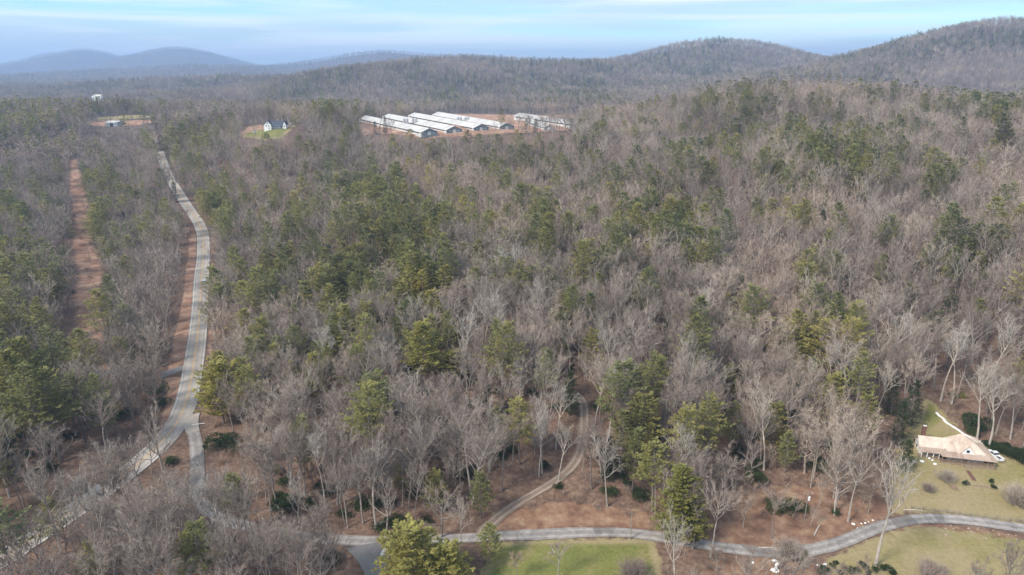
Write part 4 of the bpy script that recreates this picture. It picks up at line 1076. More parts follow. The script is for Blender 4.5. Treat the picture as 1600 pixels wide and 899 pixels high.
b = MB(); b.add([g0, g1, g2, (g0[0], g0[1]+.4, g0[2]), (g1[0], g1[1]+.4, g1[2]), (g2[0], g2[1]+.4, g2[2])], [(0, 1, 2), (5, 4, 3), (0, 3, 4, 1), (1, 4, 5, 2), (2, 5, 3, 0)]); b.build('gable', M['white_wall'], dm)
b = MB(); b.box(L(8.1, 1.66, 4.3), (.8, .12, .8)); b.build('attic_window', M['glass'], dm)
b = MB(); slab(b, [L(13.2, 11.2, 3.0), L(16.6, 11.2, 3.0), L(16.0, 15.2, 3.1), L(13.2, 15.2, 3.1)], .12); b.box(L(14.7, 13.2, 1.5), (2.7, 3.6, 3)); b.build('rear_lean_to', M['rust_roof'], fh)
for i in range(9):
    b = MB(); b.box(L(.1+16.2*i/8, .15, 1.75), (.16, .16, 2.0)); b.build('post', M['wood'], fh)
for v in (3.2, 6.2, 9.2):
    b = MB(); b.box(L(16.3, v, 1.75), (.16, .16, 2.0)); b.build('post', M['wood'], fh)
for u in (-6.0, -4.2, -2.2, -.4):
    b = MB(); b.box(L(u, 1.8, 1.7), (.16, .16, 1.9)); b.build('post', M['white_wall'], fh)
for (u0, v0, u1, v1) in ((.1, .15, 16.3, .15), (16.3, .15, 16.3, 11.5), (.1, .15, -.5, 1.8), (-.5, 1.8, -6.1, 1.8)):
    b = MB(); n = max(3, int(math.hypot(u1-u0, v1-v0)*sc_/.28)); 
    for z in (1.0, 1.65): b.tube(L(u0, v0, z), L(u1, v1, z), .045, .045, 4)
    for i in range(n): b.box(L(u0+(u1-u0)*i/n, v0+(v1-v0)*i/n, 1.32), (.05, .05, .62))
    b.build('railing', M['wood'], fh)
for u in (3.6, 6.0, 10.2, 12.6): window(fh, L(u, 2.08, 2.15), .9, 1.3)
b = MB(); b.box(L(8.1, 2.06, 1.85), (1.0, .1, 2.0)); b.build('door', M['wood'], fh)
window(fh, L(-4.4, 4.17, 2.2), .9, 1.2); window(fh, L(-1.8, 4.17, 2.2), .9, 1.2); window(fh, L(-6.02, 6.8, 2.3), .9, 1.2, -math.pi/2)
b = MB(); b.box(L(-3.3, 10.6, 1.2), (2.2, 1.3, 3.0)); b.box(L(-3.3, 10.7, 4.6), (1.15, .95, 5.4), 0, .92); b.box(L(-3.3, 10.7, 7.35), (1.3, 1.1, .2)); ch = b.build('chimney', M['brick'], fh)
b = MB(); b.box(L(-3.3, 10.7, 7.5), (1.0, .8, .12)); b.build('chimney_cap', M['stone'], ch)
b = MB(); b.box(L(8.1, -1.0, .2), (1.8, 1.3, .5)); b.box(L(8.1, -.7, .5), (1.8, .7, .5)); b.build('steps', M['wood'], fh)

# ---- vehicles
def wheel(root, x, y, r=.36, w=.24):
    b = MB(); b.tube((x, y-w/2, r), (x, y+w/2, r), r, r, 14); o = b.build('wheel', M['tyre'], root)
    s = 1 if y > 0 else -1
    b = MB(); b.tube((x, y+s*w*.5, r), (x, y+s*(w*.5+.02), r), r*.55, r*.5, 10); b.build('rim', M['steel'], o)
def loft(b, secs, hw):
    """body from (x, z_low, z_high, half width) stations"""
    n = len(secs); vs = []
    for x, zl, zh, w in secs:
        vs += [(x, -w, zl), (x, -w, zl+(zh-zl)*.6), (x, -w*.90, zh), (x, w*.90, zh), (x, w, zl+(zh-zl)*.6), (x, w, zl)]
    fs = []
    for i in range(n-1):
        for j in range(6): a = i*6+j; c = i*6+(j+1) % 6; fs.append((a, a+6, c+6, c))
    fs += [tuple(range(5, -1, -1)), tuple(range((n-1)*6, n*6))]; b.add(vs, fs)
def vehicle(name, loc, rz, label, cat, kind):
    r = empty(name, loc, rz, label, cat); b = MB()
    if kind == 'pickup':
        loft(b, [(2.85,.45,.95,.86),(2.7,.35,1.08,.98),(1.3,.32,1.16,1.0),(1.1,.32,1.2,1.0),(-.62,.32,1.2,1.0)], 1)
        b.box((-1.75, .93, .80), (2.3, .12, .82)); b.box((-1.75, -.93, .80), (2.3, .12, .82)); b.box((-2.85, 0, .78), (.1, 1.96, .80)); b.box((-1.75, 0, .55), (2.25, 1.76, .12)); b.build('body', M['car_white'], r)
        b = MB(); loft(b, [(1.25,1.19,1.22,.90),(.55,1.19,1.80,.82),(-.35,1.19,1.83,.82),(-.62,1.19,1.6,.86)], 1); cb = b.build('cab', M['glass'], r)
        b = MB(); b.box((.08, 0, 1.845), (1.15, 1.5, .07)); b.build('cab_roof', M['car_white'], r)
        for x, y, s in ((.53,.83,.2),(.53,-.83,-.2),(-.45,.83,0),(-.45,-.83,0)):
            b = MB(); b.tube((x+abs(s)*2, y*1.04, 1.2), (x, y, 1.82), .05, .05, 4); b.build('pillar', M['car_white'], r)
        b = MB(); b.box((-1.75, 0, .62), (2.2, 1.7, .03)); b.build('bed_liner', M['dark'], r); wx = (1.95, -1.85); tl = -2.91
    else:
        loft(b, [(2.3,.45,.8,.72),(2.2,.32,.95,.88),(1.1,.28,1.05,.93),(-1.9,.28,1.1,.93),(-2.2,.35,1.05,.86)], 1); b.build('body', M['car_white'], r)
        b = MB(); loft(b, [(1.15,1.04,1.08,.84),(.45,1.04,1.55,.74),(-1.6,1.04,1.6,.74),(-2.0,1.04,1.3,.78)], 1); b.build('windows', M['glass'], r)
        b = MB(); b.box((-.55, 0, 1.62), (2.7, 1.56, .10)); b.build('roof', M['car_white'], r); wx = (1.4, -1.4); tl = -2.2
    for x in wx:
        for y in (-.86, .86): wheel(r, x, y)
    for y in (-.72, .72):
        b = MB(); b.box((tl, y, .9), (.06, .22, .32)); b.build('tail_light', M['red_lamp'], r)
        b = MB(); b.box((-tl-.1, y, .75), (.08, .3, .16)); b.build('headlight', M['steel'], r)
    return r
p0, p1 = at(1563, 723), at(1544, 707)
vehicle('pickup_truck', ((p0[0]+p1[0])/2, (p0[1]+p1[1])/2, gz((p0[0]+p1[0])/2, (p0[1]+p1[1])/2)+.02), math.atan2(p1[1]-p0[1], p1[0]-p0[0]), 'white pickup truck parked on the grass beside the rusty-roofed farmhouse', 'pickup truck', 'pickup')
i = int(np.argmin(np.hypot(mr[:,0]-at(316, 443)[0], mr[:,1]-at(316, 443)[1]))); T_ = mr[i+1]-mr[i-1]; T_ /= np.linalg.norm(T_[:2]); 
vehicle('car', (mr[i,0]+T_[1]*1.7, mr[i,1]-T_[0]*1.7, mr[i,2]+.07), math.atan2(T_[1], T_[0]), 'white car driving away along the straight main road through the woods', 'car', 'suv').scale = (1.12, 1.12, 1.12)
p = plane_at(397, 199, 59.5); p[2] = gz(p[0], p[1]); vehicle('car', tuple(p), R(10), 'white car parked on the clay drive left of the white hilltop farmhouse', 'car', 'suv')
p = plane_at(456, 195, 58); p[2] = gz(p[0], p[1]); vehicle('car', tuple(p), R(60), 'white vehicle parked behind the right end of the white hilltop farmhouse', 'car', 'suv')

# ---- poultry sheds
def shed(front, rear, w, eave, ridge_, label):
    f = plane_at(*front, 51); r = plane_at(*rear, 51); z = max(gz(f[0], f[1]), gz(r[0], r[1]), gz((f[0]+r[0])/2, (f[1]+r[1])/2))-.1
    az = math.atan2(r[1]-f[1], r[0]-f[0]); Ln = math.hypot(r[1]-f[1], r[0]-f[0])
    e = empty('poultry_shed', (f[0], f[1], z), az, label, 'shed', 'long white-roofed poultry sheds on the hilltop')
    h = w/2
    b = MB(); b.box((Ln/2, h-.15, eave/2-1), (Ln-.6, .3, eave+2)); b.box((Ln/2, -h+.15, eave/2-1), (Ln-.6, .3, eave+2)); b.build('side_wall', M['curtain'], e)
    b = MB()
    for s in (-1, 1): b.box((Ln/2, s*(h+.02), eave*.62), (Ln-8, .08, eave*.28))
    b.build('side_opening', M['dark'], e)
    for x in (.25, Ln-.25):
        b = MB(); b.add([(x-.2, -h, -2), (x-.2, h, -2), (x-.2, h, eave), (x-.2, 0, ridge_-.1), (x-.2, -h, eave), (x+.2, -h, -2), (x+.2, h, -2), (x+.2, h, eave), (x+.2, 0, ridge_-.1), (x+.2, -h, eave)],
             [(0, 4, 3, 2, 1), (5, 6, 7, 8, 9), (0, 1, 6, 5), (1, 2, 7, 6), (2, 3, 8, 7), (3, 4, 9, 8), (4, 0, 5, 9)]); b.build('gable_end', M['gable_blue'], e)
    for s in (-1, 1):
        b = MB(); slab(b, [(-.6, s*(h+.7), eave-.25), (Ln+.6, s*(h+.7), eave-.25), (Ln+.6, 0, ridge_), (-.6, 0, ridge_)][::s], .15); b.build('roof_slope', M['white_roof'], e)
    b = MB(); b.box((-.02, 0, 1.5), (.12, 3.4, 3.2)); b.build('door', M['curtain'], e)
    for y in (-4.6, 4.6):
        b = MB(); b.tube((-.12, y, 1.9), (.05, y, 1.9), .75, .75, 10); b.build('fan', M['steel'], e)
    return e, az
sheds = [((671,213),(572,190.5),'nearest long white-roofed poultry shed, leftmost on the clay terrace'),
         ((710,210.5),(608,188.5),'second poultry shed from the left, with its dark gable beside the straw bank'),
         ((752,207),(648,186.5),'third poultry shed from the left on the clay terrace'),
         ((792,204),(685,184.3),'fourth and highest poultry shed with the longest bright roof'),
         ((905,200),(812,186),'rightmost long poultry shed, its white roof screened by bare trees')]
for f, r, lb in sheds: e_, saz = shed(f, r, 17, 3.1, 6.6, lb)
shed((858,204),(828,193), 11, 2.8, 5.2, 'short poultry shed with dark gable half hidden behind the bare trees')
for px, py, lb in ((634.5,199.5,'left feed bin of the pair beside the second poultry shed'),(648,200,'right feed bin of the pair beside the second poultry shed'),(718,194,'left feed bin of the pair beside the fourth poultry shed'),(729.5,194.5,'right feed bin of the pair beside the fourth poultry shed')):
    p = plane_at(px, py, 51); e = empty('feed_bin', (p[0], p[1], gz(p[0], p[1])), 0, lb, 'feed bin', 'steel feed bins between the poultry sheds')
    for s in (-1.6, 1.6):
        b = MB(); b.tube((s, 0, 3.0), (s, 0, 7.4), 1.35, 1.35, 14); b.tube((s, 0, 7.4), (s, 0, 8.5), 1.35, .3, 14); b.tube((s, 0, 1.5), (s, 0, 3.0), .3, 1.35, 14); bn = b.build('bin', M['steel'], e)
        for a in range(4):
            x, y = s+1.2*math.cos(a*1.571+.78), 1.2*math.sin(a*1.571+.78); b = MB(); b.tube((x, y, 0), (x, y, 3.2), .08, .08, 4); b.build('leg', M['steel'], e)

# ---- gabled houses
def gable_block(b_w, b_r, x0, x1, y0, y1, eave, ridge_, along='x', low=-1.5, over=.4):
    b_w.box(((x0+x1)/2, (y0+y1)/2, (eave+low)/2), (x1-x0, y1-y0, eave-low))
    if along == 'x':
        ym = (y0+y1)/2
        for x in (x0+.1, x1-.1): b_w.add([(x-.1, y0, eave), (x-.1, y1, eave), (x-.1, ym, ridge_-.12), (x+.1, y0, eave), (x+.1, y1, eave), (x+.1, ym, ridge_-.12)], [(0, 2, 1), (3, 4, 5), (0, 3, 5, 2), (2, 5, 4, 1)])
        k = (ridge_-eave)/(ym-y0)*over
        slab(b_r, [(x0-over, y0-over, eave-k+.08), (x1+over, y0-over, eave-k+.08), (x1+over, ym, ridge_+.08), (x0-over, ym, ridge_+.08)], .15)
        slab(b_r, [(x1+over, y1+over, eave-k+.08), (x0-over, y1+over, eave-k+.08), (x0-over, ym, ridge_+.08), (x1+over, ym, ridge_+.08)], .15)
    else:
        xm = (x0+x1)/2
        for y in (y0+.1, y1-.1): b_w.add([(x0, y-.1, eave), (x1, y-.1, eave), (xm, y-.1, ridge_-.12), (x0, y+.1, eave), (x1, y+.1, eave), (xm, y+.1, ridge_-.12)], [(0, 1, 2), (5, 4, 3), (1, 4, 5, 2), (2, 5, 3, 0)])
        k = (ridge_-eave)/(xm-x0)*over
        slab(b_r, [(x0-over, y0-over, eave-k+.08), (xm, y0-over, ridge_+.08), (xm, y1+over, ridge_+.08), (x0-over, y1+over, eave-k+.08)], .15)
        slab(b_r, [(xm, y0-over, ridge_+.08), (x1+over, y0-over, eave-k+.08), (x1+over, y1+over, eave-k+.08), (xm, y1+over, ridge_+.08)], .15)
a0 = plane_at(413, 204.5, 57.5); 
wh = empty('white_farmhouse', (a0[0], a0[1], gz(a0[0]+11, a0[1]+4)), R(3), 'white gabled farmhouse with dark roof on a green hilltop clearing', 'house')
w_, r_ = MB(), MB(); gable_block(w_, r_, 0, 7.6, 0, 11, 5.0, 9.0, 'y', -3); gable_block(w_, r_, 7.6, 20.5, 2.6, 11, 4.6, 8.6, 'x', -3); gable_block(w_, r_, 20.5, 23.6, .6, 10.5, 5.2, 8.8, 'y', -3)
wh.scale = (.86, .86, .80)
w_.build('wall', M['white_wall'], wh); r_.build('roof', M['slate_roof'], wh)
b = MB(); slab(b, [(7.9, .2, 2.9), (20.3, .2, 2.9), (20.3, 2.5, 3.6), (7.9, 2.5, 3.6)], .15); b.build('porch_roof', M['slate_roof'], wh)
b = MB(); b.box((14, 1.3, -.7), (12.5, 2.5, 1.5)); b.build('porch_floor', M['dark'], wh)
for x in (8.2, 11.2, 14.2, 17.2, 20.1): b = MB(); b.box((x, .4, 1.4), (.25, .25, 3)); b.build('post', M['white_wall'], wh)
for x, y, z in ((2.4,-.02,3.4),(5.2,-.02,3.4),(3.8,-.02,6.3),(5.4,-.02,.6),(10,2.58,1.6),(13.5,2.58,1.6),(18.2,2.58,1.6),(22,.58,2.8)): window(wh, (x, y, z), 1.1, 1.5)
def simple_building(name, px, py, zg, w, d, eave, ridge_, mw, mrf, label, along='x', rz=0, wins=(), scale=1, h_over=None):
    p = plane_at(px, py, zg); z = h_over if h_over is not None else gz(p[0], p[1])
    e = empty(name, (p[0], p[1], z), rz, label, 'barn' if 'barn' in name else ('house' if 'house' in name else 'building'))
    w1, r1_ = MB(), MB(); gable_block(w1, r1_, -w/2, w/2, 0, d, eave, ridge_, along, -2); w1.build('wall', mw, e); r1_.build('roof', mrf, e)
    for x, z_ in wins: window(e, (x, -.02, z_), 1.2, 1.4)
    return e
e = simple_building('metal_barn', 174, 195, 49, 14, 18, 4.6, 6.2, M['blue_wall'], M['white_roof'], 'pale blue metal barn with white roof on a red clay pad below a field', wins=((-4.5,2.4),(4.5,2.4)))
b = MB(); b.box((0, -.03, 1.8), (4, .1, 3.6)); b.build('door', M['dark'], e)
e = simple_building('arched_shed', 67, 333, 12, 9, 12, 3.2, 5.6, M['cream_wall'], M['white_roof'], 'pale shed with white roof half hidden in the woods at far left', rz=R(8)); b = MB(); b.box((0, -.03, 1.5), (3, .1, 3)); b.build('door', M['dark'], e)

def far_house(px, py, Yd, w, d, label, rf='white_roof', wl_='white_wall', wing=True):
    X_ = (px-CX)/FPX*(Yd*cP+(CAM_H-Z_at(py, Yd))*sP); z = gz(X_, Yd); zz = max(z, Z_at(py, Yd)-1.5)
    e = empty('distant_house', (X_, Yd, z), 0, label, 'house'); w1, r1_ = MB(), MB(); h = zz-z
    gable_block(w1, r1_, -w/2, w/2, 0, d, h+3.2, h+5.6, 'x', -2)
    if wing: gable_block(w1, r1_, -w/2-3, -w/2+3, -2, d-2, h+3.2, h+5.4, 'y', -2)
    w1.build('wall', M[wl_], e); r1_.build('roof', M[rf], e)
    for x in (-w/4+2, w/4): window(e, (x, -.02, h+2.4), 1.6, 1.6)
far_house(152, 152, 1180, 11, 7, 'distant white house with a pale roof in the woods at upper left')
far_house(573, 168, 1300, 16, 9, 'tiny distant white house in the valley left of the poultry sheds', wing=False)
far_house(1083, 68, 2760, 30, 14, 'distant pale house near the top of the middle mountain', rf='slate_roof', wl_='cream_wall')
far_house(700, 97, 2100, 26, 12, 'distant house among bare trees along the purple ridge crest', rf='slate_roof', wl_='cream_wall', wing=False)

# ---- dark low ranch house on the wooded knoll
kp = at(1000, 606); rh = empty('ranch_house', (kp[0], kp[1], kp[2]+.1), R(-4), 'low dark brown ranch house with screened porch, mostly hidden by bare trees on the knoll', 'house')
b = MB(); b.box((-7.5, 3, 1.2), (9, 7, 3.4)); b.box((7.5, 3, 1.2), (9, 7, 3.4)); b.box((0, 5, 1.4), (8, 5, 3.8)); b.build('wall', M['brown_wall'], rh)
b = MB(); b.box((0, 1, 1.5), (9, 4, 2.6)); b.build('screened_porch', M['brown_wall'], rh)
b = MB(); slab(b, [(-12.6,-1.2,2.9),(12.6,-1.2,2.9),(12.6,3,3.9),(-12.6,3,3.9)]); slab(b, [(12.6,7.2,2.9),(-12.6,7.2,2.9),(-12.6,3,3.9),(12.6,3,3.9)]); slab(b, [(-6.2,-2.2,3.9),(6.2,-2.2,3.9),(6.2,5,4.5),(-6.2,5,4.5)]); b.build('roof', M['brown_wall'], rh)
for x in (-9.5, 9.5): window(rh, (x, -.52, 1.7), .9, 1.0)
for x in (-4.4, -2.2, 0, 2.2, 4.4): b = MB(); b.box((x, -1.06, 1.5), (.14, .14, 2.8)); b.build('post', M['brown_wall'], rh)

# ---- utility poles and wires
def pole(px, py, h, label, transformer=False, arm=True, rz=0, base=None, nm='utility_pole', grp=None):
    p = base if base is not None else at(px, py); e = empty(nm, tuple(p), rz, label, 'utility pole', grp)
    b = MB(); b.tube((0, 0, -.5), (0, 0, h), .17, .11, 8); b.build('pole', M['post_wood'], e)
    if arm:
        b = MB(); b.box((0, 0, h-.6), (2.4, .12, .14)); b.build('crossarm', M['post_wood'], e)
        for x in (-1.1, 0, 1.1): b = MB(); b.tube((x, 0, h-.55), (x, 0, h-.25), .06, .04, 6); b.build('insulator', M['white_thing'], e)
    if transformer:
        b = MB(); b.tube((.4, 0, h-2.6), (.4, 0, h-1.5), .28, .28, 10); b.build('transformer', M['white_thing'], e)
    return np.array(p)+np.array([0, 0, h-.3])
def wires(A, B, label, off=(-1.1, 1.1), sag=1.6):
    e = empty('power_line', tuple(A), 0, label, 'cable')
    for o_ in off:
        b = MB(); pts = []
        for i in range(13):
            t = i/12; q = (B-A)*t; pts.append((q[0]+o_, q[1], q[2]-4*sag*t*(1-t)))
        b.path(pts, [.022]*13, 3); b.build('wire', M['wire'], e)
tp = pole(1257, 812, 8.5, 'grey utility pole with a white transformer above the brown bank by the lane', True)
cps = [pole(px, py, 11, lb) for px, py, lb in ((118,262,'farthest utility pole at the top of the red clay corridor'),(131,325,'utility pole halfway up the red clay corridor'),(141,412,'utility pole beside the dark ditch in the red clay corridor'),(150,520,'nearest utility pole at the foot of the red clay corridor'))]
for i in range(3): wires(cps[i+1], cps[i], ['upper','middle','lower'][2-i-0] + ' span of power lines along the red clay corridor')
q = pole(985, 843, 8.5, 'thin utility pole at the lane left of the tall pine', False, False)
wires(q, tp, 'service cable running along the brown bank to the transformer pole', (0,), 1.2)
# ---- signs
p = at(325.5, 473); e = empty('warning_sign', (p[0], p[1], p[2]), R(10), 'orange-yellow diamond warning sign on a post beside the straight main road', 'road sign')
b = MB(); b.box((0, 0, 1.3), (.1, .1, 2.8)); b.build('post', M['steel'], e)
b = MB(); s = .85; b.add([(0,-.06,2.3-s),(s,-.06,2.3),(0,-.06,2.3+s),(-s,-.06,2.3),(0,-.1,2.3-s),(s,-.1,2.3),(0,-.1,2.3+s),(-s,-.1,2.3)], [(0,1,2,3),(7,6,5,4),(0,4,5,1),(1,5,6,2),(2,6,7,3),(3,7,4,0)]); b.build('panel', M['sign_yellow'], e)
p = at(252, 611); e = empty('roadside_sign', p, R(24), 'long low white sign board on the clay verge left of the main road', 'sign')
b = MB(); b.box((0, 0, 1.1), (2.6, .1, .8)); b.build('board', M['white_thing'], e)
for x in (-1.1, 1.1): b = MB(); b.box((x, .08, .5), (.12, .1, 1.4)); b.build('post', M['wood'], e)

# ---- split rail fence along the lane
fp = [at(x, y) for x, y in ((1424,796),(1442,798),(1460,800),(1479,802),(1499,805),(1517,807.5),(1537,810),(1558,812.5),(1578,815),(1599,817),(1620,819),(1642,821))]
fe = empty('rail_fence', fp[0], 0, 'weathered split rail fence between the farmhouse lawn and the lane', 'fence')
f0 = np.array(fp[0])
for q in fp: b = MB(); q = np.array(q)-f0; b.box((q[0], q[1], q[2]+.5), (.16, .16, 1.3)); b.build('post', M['post_wood'], fe)
for a, c in zip(fp[:-1], fp[1:]):
    a = np.array(a)-f0; c = np.array(c)-f0
    for h in (.45, .9): b = MB(); b.tube((a[0], a[1], a[2]+h), (c[0], c[1], c[2]+h+random.uniform(-.05,.05)), .055, .05, 5); b.build('rail', M['post_wood'], fe)

# ---- yard things
sp = [at(*q) for q in ((1463,645),(1468,650),(1474,654),(1477,659),(1484,664),(1492,669),(1500,674),(1507,679),(1514,682.5),(1522,685),(1531,690),(1540,694))]
S = spline(sp, 1.0); S[:,2] = H(S[:,0], S[:,1])
b = MB(); vs, fs = ribbon(S, [-.42, -.2, .2, .42], .07, .12)
g_ = np.random.default_rng(5); vs = [(x+g_.normal()*.05, y+g_.normal()*.05, z+g_.uniform(-.02, .07)) for x, y, z in vs]; b.add(vs, fs)
lo = [(x, y, z-.25) for x, y, z in vs]; n_ = len(S); b.add([vs[i*4] for i in range(n_)]+[lo[i*4] for i in range(n_)], [(i, i+1, n_+i+1, n_+i) for i in range(n_-1)]); b.add([vs[i*4+3] for i in range(n_)]+[lo[i*4+3] for i in range(n_)], [(i, n_+i, n_+i+1, i+1) for i in range(n_-1)])
tag(b.build('drainage_liner', M['white_thing']), 'long white drainage strip curving down the slope behind the farmhouse', 'drainage strip')
def rocks(name, L_, label, cat, mat, grp=None, rs=(.3, .5), seed=3, single_=True):
    rnd = random.Random(seed)
    for i, q in enumerate(L_):
        px, py, s = q[:3]; p = at(px, py); b = MB(); b.ball((0, 0, .25*s), (s, s*rnd.uniform(.6, .9), s*.55), 7, 4, .18, rnd)
        o = b.build(name, mat); o.location = p; o.rotation_euler = (0, 0, rnd.uniform(0, 3)); tag(o, label[i] if isinstance(label, list) else label, cat, grp)
rocks('white_boulder', [(1333,820,.55),(1340,826,.25),(1346,819,.3),(1352,818,.35),(1357,816,.28),(1364,814,.35),(1278,884,.45),(1289,884,.65),(1172,883,.35),(1176,880,.4)],
      ['large white boulder at the left end of the stones beside the lane bend','small white stone just below the large boulder at the lane bend','white stone on the lane edge, second from left of the upper row','white stone in the middle of the row at the lane bend','white stone right of the middle at the lane bend','rightmost white stone of the row by the large pale tree','small white stone left of the larger one above the low hedge','larger white stone at the left end of the low hedge','lower of two small white stones on the brown ground below the lane','upper of two small white stones on the brown ground below the lane'], 'stone', M['white_thing'], 'white stones near the lane')
p = at(1211, 893); wo_ = empty('garden_ornament', p, 0, 'white twisted garden ornament standing on brown grass below the lane', 'garden ornament')
b = MB(); b.ball((0, 0, .25), (1.1, .7, .4), 9, 5, .2); b.build('base', M['white_thing'], wo_)
b = MB(); b.path([(0,0,.4),(.25,0,1.1),(.0,0,1.6),(.5,0,2.3),(.3,0,2.9)], [.5,.32,.28,.5,.35], 8); b.build('body', M['white_thing'], wo_)
b = MB(); b.ball((-.5, 0, 3.05), (.75, .35, .28), 8, 5, .1); b.build('top', M['white_thing'], wo_)
rocks('yard_stone', [(1440,722,.75),(1452,717,.5),(1457,720,.4),(1461,726,.6)], ['largest white heap on the lawn left of the porch','white heap nearest the side porch','small white heap between the larger heaps by the porch','lowest white heap below the side porch'], 'stone', M['white_thing'], 'white heaps on the lawn by the porch')
# round shrubs
def shrub(px, py, r, h, label, mat='rhodo', name='round_shrub', seed=0, n=500, leaf=.2, cat='shrub', grp=None):
    t, c = bush(seed+200, r*.75, h, n, leaf); p = at(px, py); e = empty(name, (p[0], p[1], p[2]), seed*1.3, label, cat, grp)
    o = bpy.data.objects.new('stems', t.mesh('stems', M['bark'])); col.objects.link(o); o.parent = e
    o = bpy.data.objects.new('foliage', c.mesh('foliage', M[mat])); col.objects.link(o); o.parent = e
shrub(1549, 756, .85, 1.5, 'upper of two round clipped dark shrubs on the farmhouse lawn', seed=1); shrub(1553, 764, .8, 1.3, 'lower of two round clipped dark shrubs on the farmhouse lawn', seed=2)
shrub(1507, 757, 1.0, 1.2, 'dark grey-green shrub at the end of the low log edging', seed=3, mat='hemlock')
shrub(1490, 763, 1.3, .9, 'low reddish brown shrub on the farmhouse lawn', mat='brush', seed=4)
hl = [(1287,889,.9),(1285,896,1.0),(1293,893,.9),(1301,886,.85),(1305,882,.8),(1312,896,.7),(1322,890,.8),(1330,894,1.1),(1337,893,.9),(1345,884,.9),(1349,887,1.1),(1356,897,1.0),(1367,894,1.1),(1375,890,1.2),(1386,892,1.5),(1390,895,1.2),(1397,898,.8)]
ordn_ = ['leftmost','second','third','fourth','fifth','sixth','seventh','eighth','ninth','tenth','eleventh','twelfth','thirteenth','fourteenth','fifteenth','sixteenth','rightmost']
for i, (px, py, s) in enumerate(sorted(hl)):
    shrub(px, py, s, s*1.1, f'{ordn_[i]} low dark shrub'+('' if i in (0, 16) else ' from the left')+' in the hedge row below the pale tree', seed=20+i, n=320, leaf=.22, name='hedge_shrub', grp='low dark shrubs in the row below the pale tree')
hd = [(1542,698,2.2,2.2),(1552,703,2.6,2.6),(1563,707,2.6,2.8),(1573,712,2.8,3.0),(1583,716,2.8,3.2),(1593,721,3.0,3.4),(1603,726,3,3.2),(1570,702,2.4,2.4),(1590,710,2.6,2.6)]
for i, (px, py, r, h) in enumerate(hd):
    shrub(px, py, r, h, ['leftmost dark laurel bush of the hedge, behind the pickup','second dark laurel bush of the hedge, behind the pickup cab','third dark laurel bush along the lawn edge right of the pickup','fourth dark laurel bush along the lawn edge right of the pickup','fifth dark laurel bush along the lawn edge near the view edge','sixth dark laurel bush at the right edge of the view','last dark laurel bush cut by the right edge of the view','back-row laurel bush behind the middle of the hedge','back-row laurel bush behind the right end of the hedge'][i], seed=50+i, n=1100, leaf=.32, name='laurel_bush', grp='dark laurel hedge at the right edge of the lawn')
for i, (px, py, lb) in enumerate(((1487,619,'left of two yellow-green bushes under the tall pale trees'),(1504,622,'right of two yellow-green bushes under the tall pale trees'))): shrub(px, py, 1.6, 1.8, lb, mat='pine', seed=70+i, n=700, leaf=.3)
shrub(1519, 680, 2.4, 3.2, 'dark green bush on the slope above the white drainage strip', seed=75, n=1100, leaf=.32)
shrub(1305, 805, 1.4, 1.8, 'dark evergreen shrub on the brown bank right of the utility pole', seed=76, n=800, leaf=.28)
def bareshrub(px, py, s, seed, label, n=1500):
    t, c = brush(seed, 1.6, 3.0, n, .03, 1.7); p = at(px, py); e = empty('leafless_shrub', p, 0, label, 'shrub'); e.scale = (s*1.25, s*1.25, s)
    for nm, a in (('stems', t), ('twigs', c)):
        o = bpy.data.objects.new(nm, a.mesh(nm, M['bark'] if nm == 'stems' else M['twig'])); col.objects.link(o); o.parent = e
bareshrub(1478, 752, 1.2, 301, 'faint grey leafless shrub on the lawn below the porch'); bareshrub(1450, 768, .9, 302, 'small leafless shrub with a pale stump on the left lawn'); bareshrub(1592, 788, 1.9, 303, 'large rounded leafless shrub at the right edge of the lawn', 2600)
bareshrub(1455, 905, 1.5, 304, 'rounded grey leafless shrub at the bottom of the lower lawn', 2400); bareshrub(1232, 872, 1.6, 305, 'twiggy brown leafless shrub below the lane beside the dark evergreen', 2200)
bareshrub(990, 905, 1.6, 306, 'pale leafless shrub at the bottom right corner of the mown lawn', 2400)
# brick walk, log edging, grill, washing pole
w0, w1_ = at(1512, 736), at(1523, 752); bw = empty('brick_walk', w0, math.atan2(w1_[1]-w0[1], w1_[0]-w0[0]), 'narrow brick walk leading down the lawn from the farmhouse porch', 'path')
Lw = math.hypot(w1_[1]-w0[1], w1_[0]-w0[0]); dzw = (w1_[2]-w0[2])/Lw; nb_ = int(Lw/.6); shared = None
for i in range(nb_):
    for j in range(2):
        if shared is None:
            b = MB(); b.box((0, 0, 0), (.56, .5, .12)); shared = b.mesh('paving_brick', M['brick'])
        o = bpy.data.objects.new('brick', shared); col.objects.link(o); o.parent = bw; o.location = (i*.6+.3, (j-.5)*.54, dzw*i*.6+.10+random.uniform(-.02, .02)); o.rotation_euler = (0, 0, random.uniform(-.04, .04))
l0, l1 = at(1512, 757), at(1547, 763); b = MB(); n_ = 9; a = np.array(l0); c = np.array(l1)
b.path([tuple((c-a)*i/n_+np.array([0, random.uniform(-.15, .15), .15])) for i in range(n_+1)], [.22]*(n_+1), 6); o = b.build('log_edging', M['wood']); o.location = l0; tag(o, 'long dark log edging a bed on the farmhouse lawn', 'log')
p = at(1429, 693); gr = empty('grill', p, 0, 'black kettle grill on the grass left of the farmhouse', 'grill')
b = MB(); b.ball((0, 0, 1.0), (.5, .5, .42), 12, 6); b.build('bowl', M['dark'], gr)
for a in range(3): b = MB(); b.tube((.2*math.cos(a*2.1), .2*math.sin(a*2.1), .8), (.42*math.cos(a*2.1), .42*math.sin(a*2.1), 0), .04, .04, 5); b.build('leg', M['dark'], gr)
p = at(1425, 731); e = empty('washing_pole', p, 0, 'thin pale post standing on the lawn left of the farmhouse', 'post')
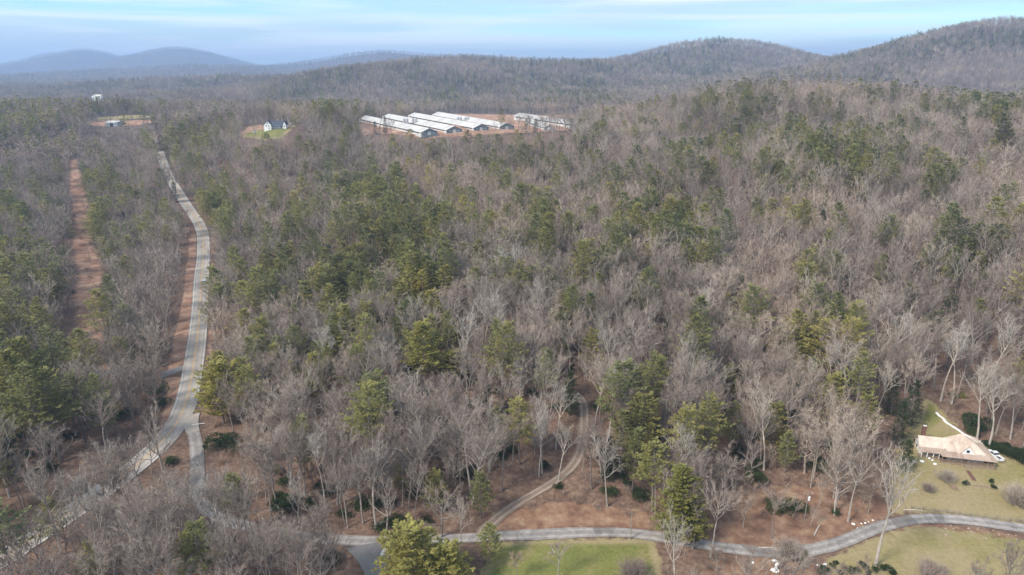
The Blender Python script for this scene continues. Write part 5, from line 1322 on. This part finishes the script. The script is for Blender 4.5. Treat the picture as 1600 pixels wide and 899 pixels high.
b = MB(); b.tube((0, 0, -.2), (.1, 0, 2.6), .06, .05, 6); b.build('pole', M['white_wall'], e); b = MB(); b.tube((-.4, 0, 2.5), (.6, 0, 2.5), .04, .04, 5); b.build('crossbar', M['white_wall'], e)
# fallen logs on the bank and in the woods
for px, py, L_, a, lb in ((1420,768,3.0,.2,'short fallen log at the left edge of the farmhouse lawn'),(1412,798,5,-.1,'fallen grey log beside the brush above the lane'),(1272,838,7,.9,'fallen pale log on the brown bank above the lane bend'),(885,632,6,.1,'fallen log lying across the top of the gravel driveway'),(1185,857,5,-.1,'fallen branch lying on the dark bank above the lane')):
    p = at(px, py); b = MB(); b.path([(0, 0, .2), (L_*.5, .1, .3), (L_, 0, .25)], [.18, .15, .08], 6); b.tube((L_*.6, 0, .3), (L_*.8, .9, .9), .06, .02, 4); o = b.build('fallen_log', M['pale_bark']); o.location = p; o.rotation_euler = (0, 0, a); tag(o, lb, 'log')
# rubble along the lane, one object
g = np.random.default_rng(44); b = MB(); rnd = random.Random(9)
Pv = ROADS['side_road'][1]; T2 = np.gradient(Pv[:,:2], axis=0); T2 /= np.linalg.norm(T2, axis=1)[:,None]
for _ in range(620):
    i = int(g.integers(0, len(Pv))); px, py = project(*Pv[i])
    if not 1460 < px < 1700: continue
    o_ = 3.6+abs(g.normal())*1.4; q = Pv[i,:2]+np.array([T2[i,1], -T2[i,0]])*o_*(1 if T2[i,0] > 0 else -1)+g.normal(size=2)*.8
    s = g.uniform(.12, .4); b.ball((q[0], q[1], gz(q[0], q[1])+s*.2), (s, s*.8, s*.5), 5, 3, .2, rnd)
tag(b.build('rubble_stones', M['riprap']), kind='stuff')
# concrete apron of the branch road
c0, c1, c2 = at(606, 852), at(597, 868), at(594, 890); S = spline([c0, c1, c2], 1.0); S[:,2] = H(S[:,0], S[:,1])+.12; b = MB(); vs, fs = ribbon(S, [-.45, .45], .08); b.add(vs, fs)
tag(b.build('concrete_gutter', M['stone']), kind='structure')

# ------------------------------------------------------------------ haze
def haze():
    b = MB(); b.box((0, 0, 195), (30000, 30000, 430)); 
    m = bpy.data.materials.new('haze_air'); m.use_nodes = True; nt = m.node_tree; nt.nodes.clear()
    v = nt.nodes.new('ShaderNodeVolumePrincipled'); v.inputs['Color'].default_value = (.45, .63, .93, 1)
    v.inputs['Density'].default_value = 1.5e-4; v.inputs['Anisotropy'].default_value = 0.2
    o = nt.nodes.new('ShaderNodeOutputMaterial'); nt.links.new(v.outputs[0], o.inputs['Volume'])
    b.build('haze', m, kind='stuff')
haze()
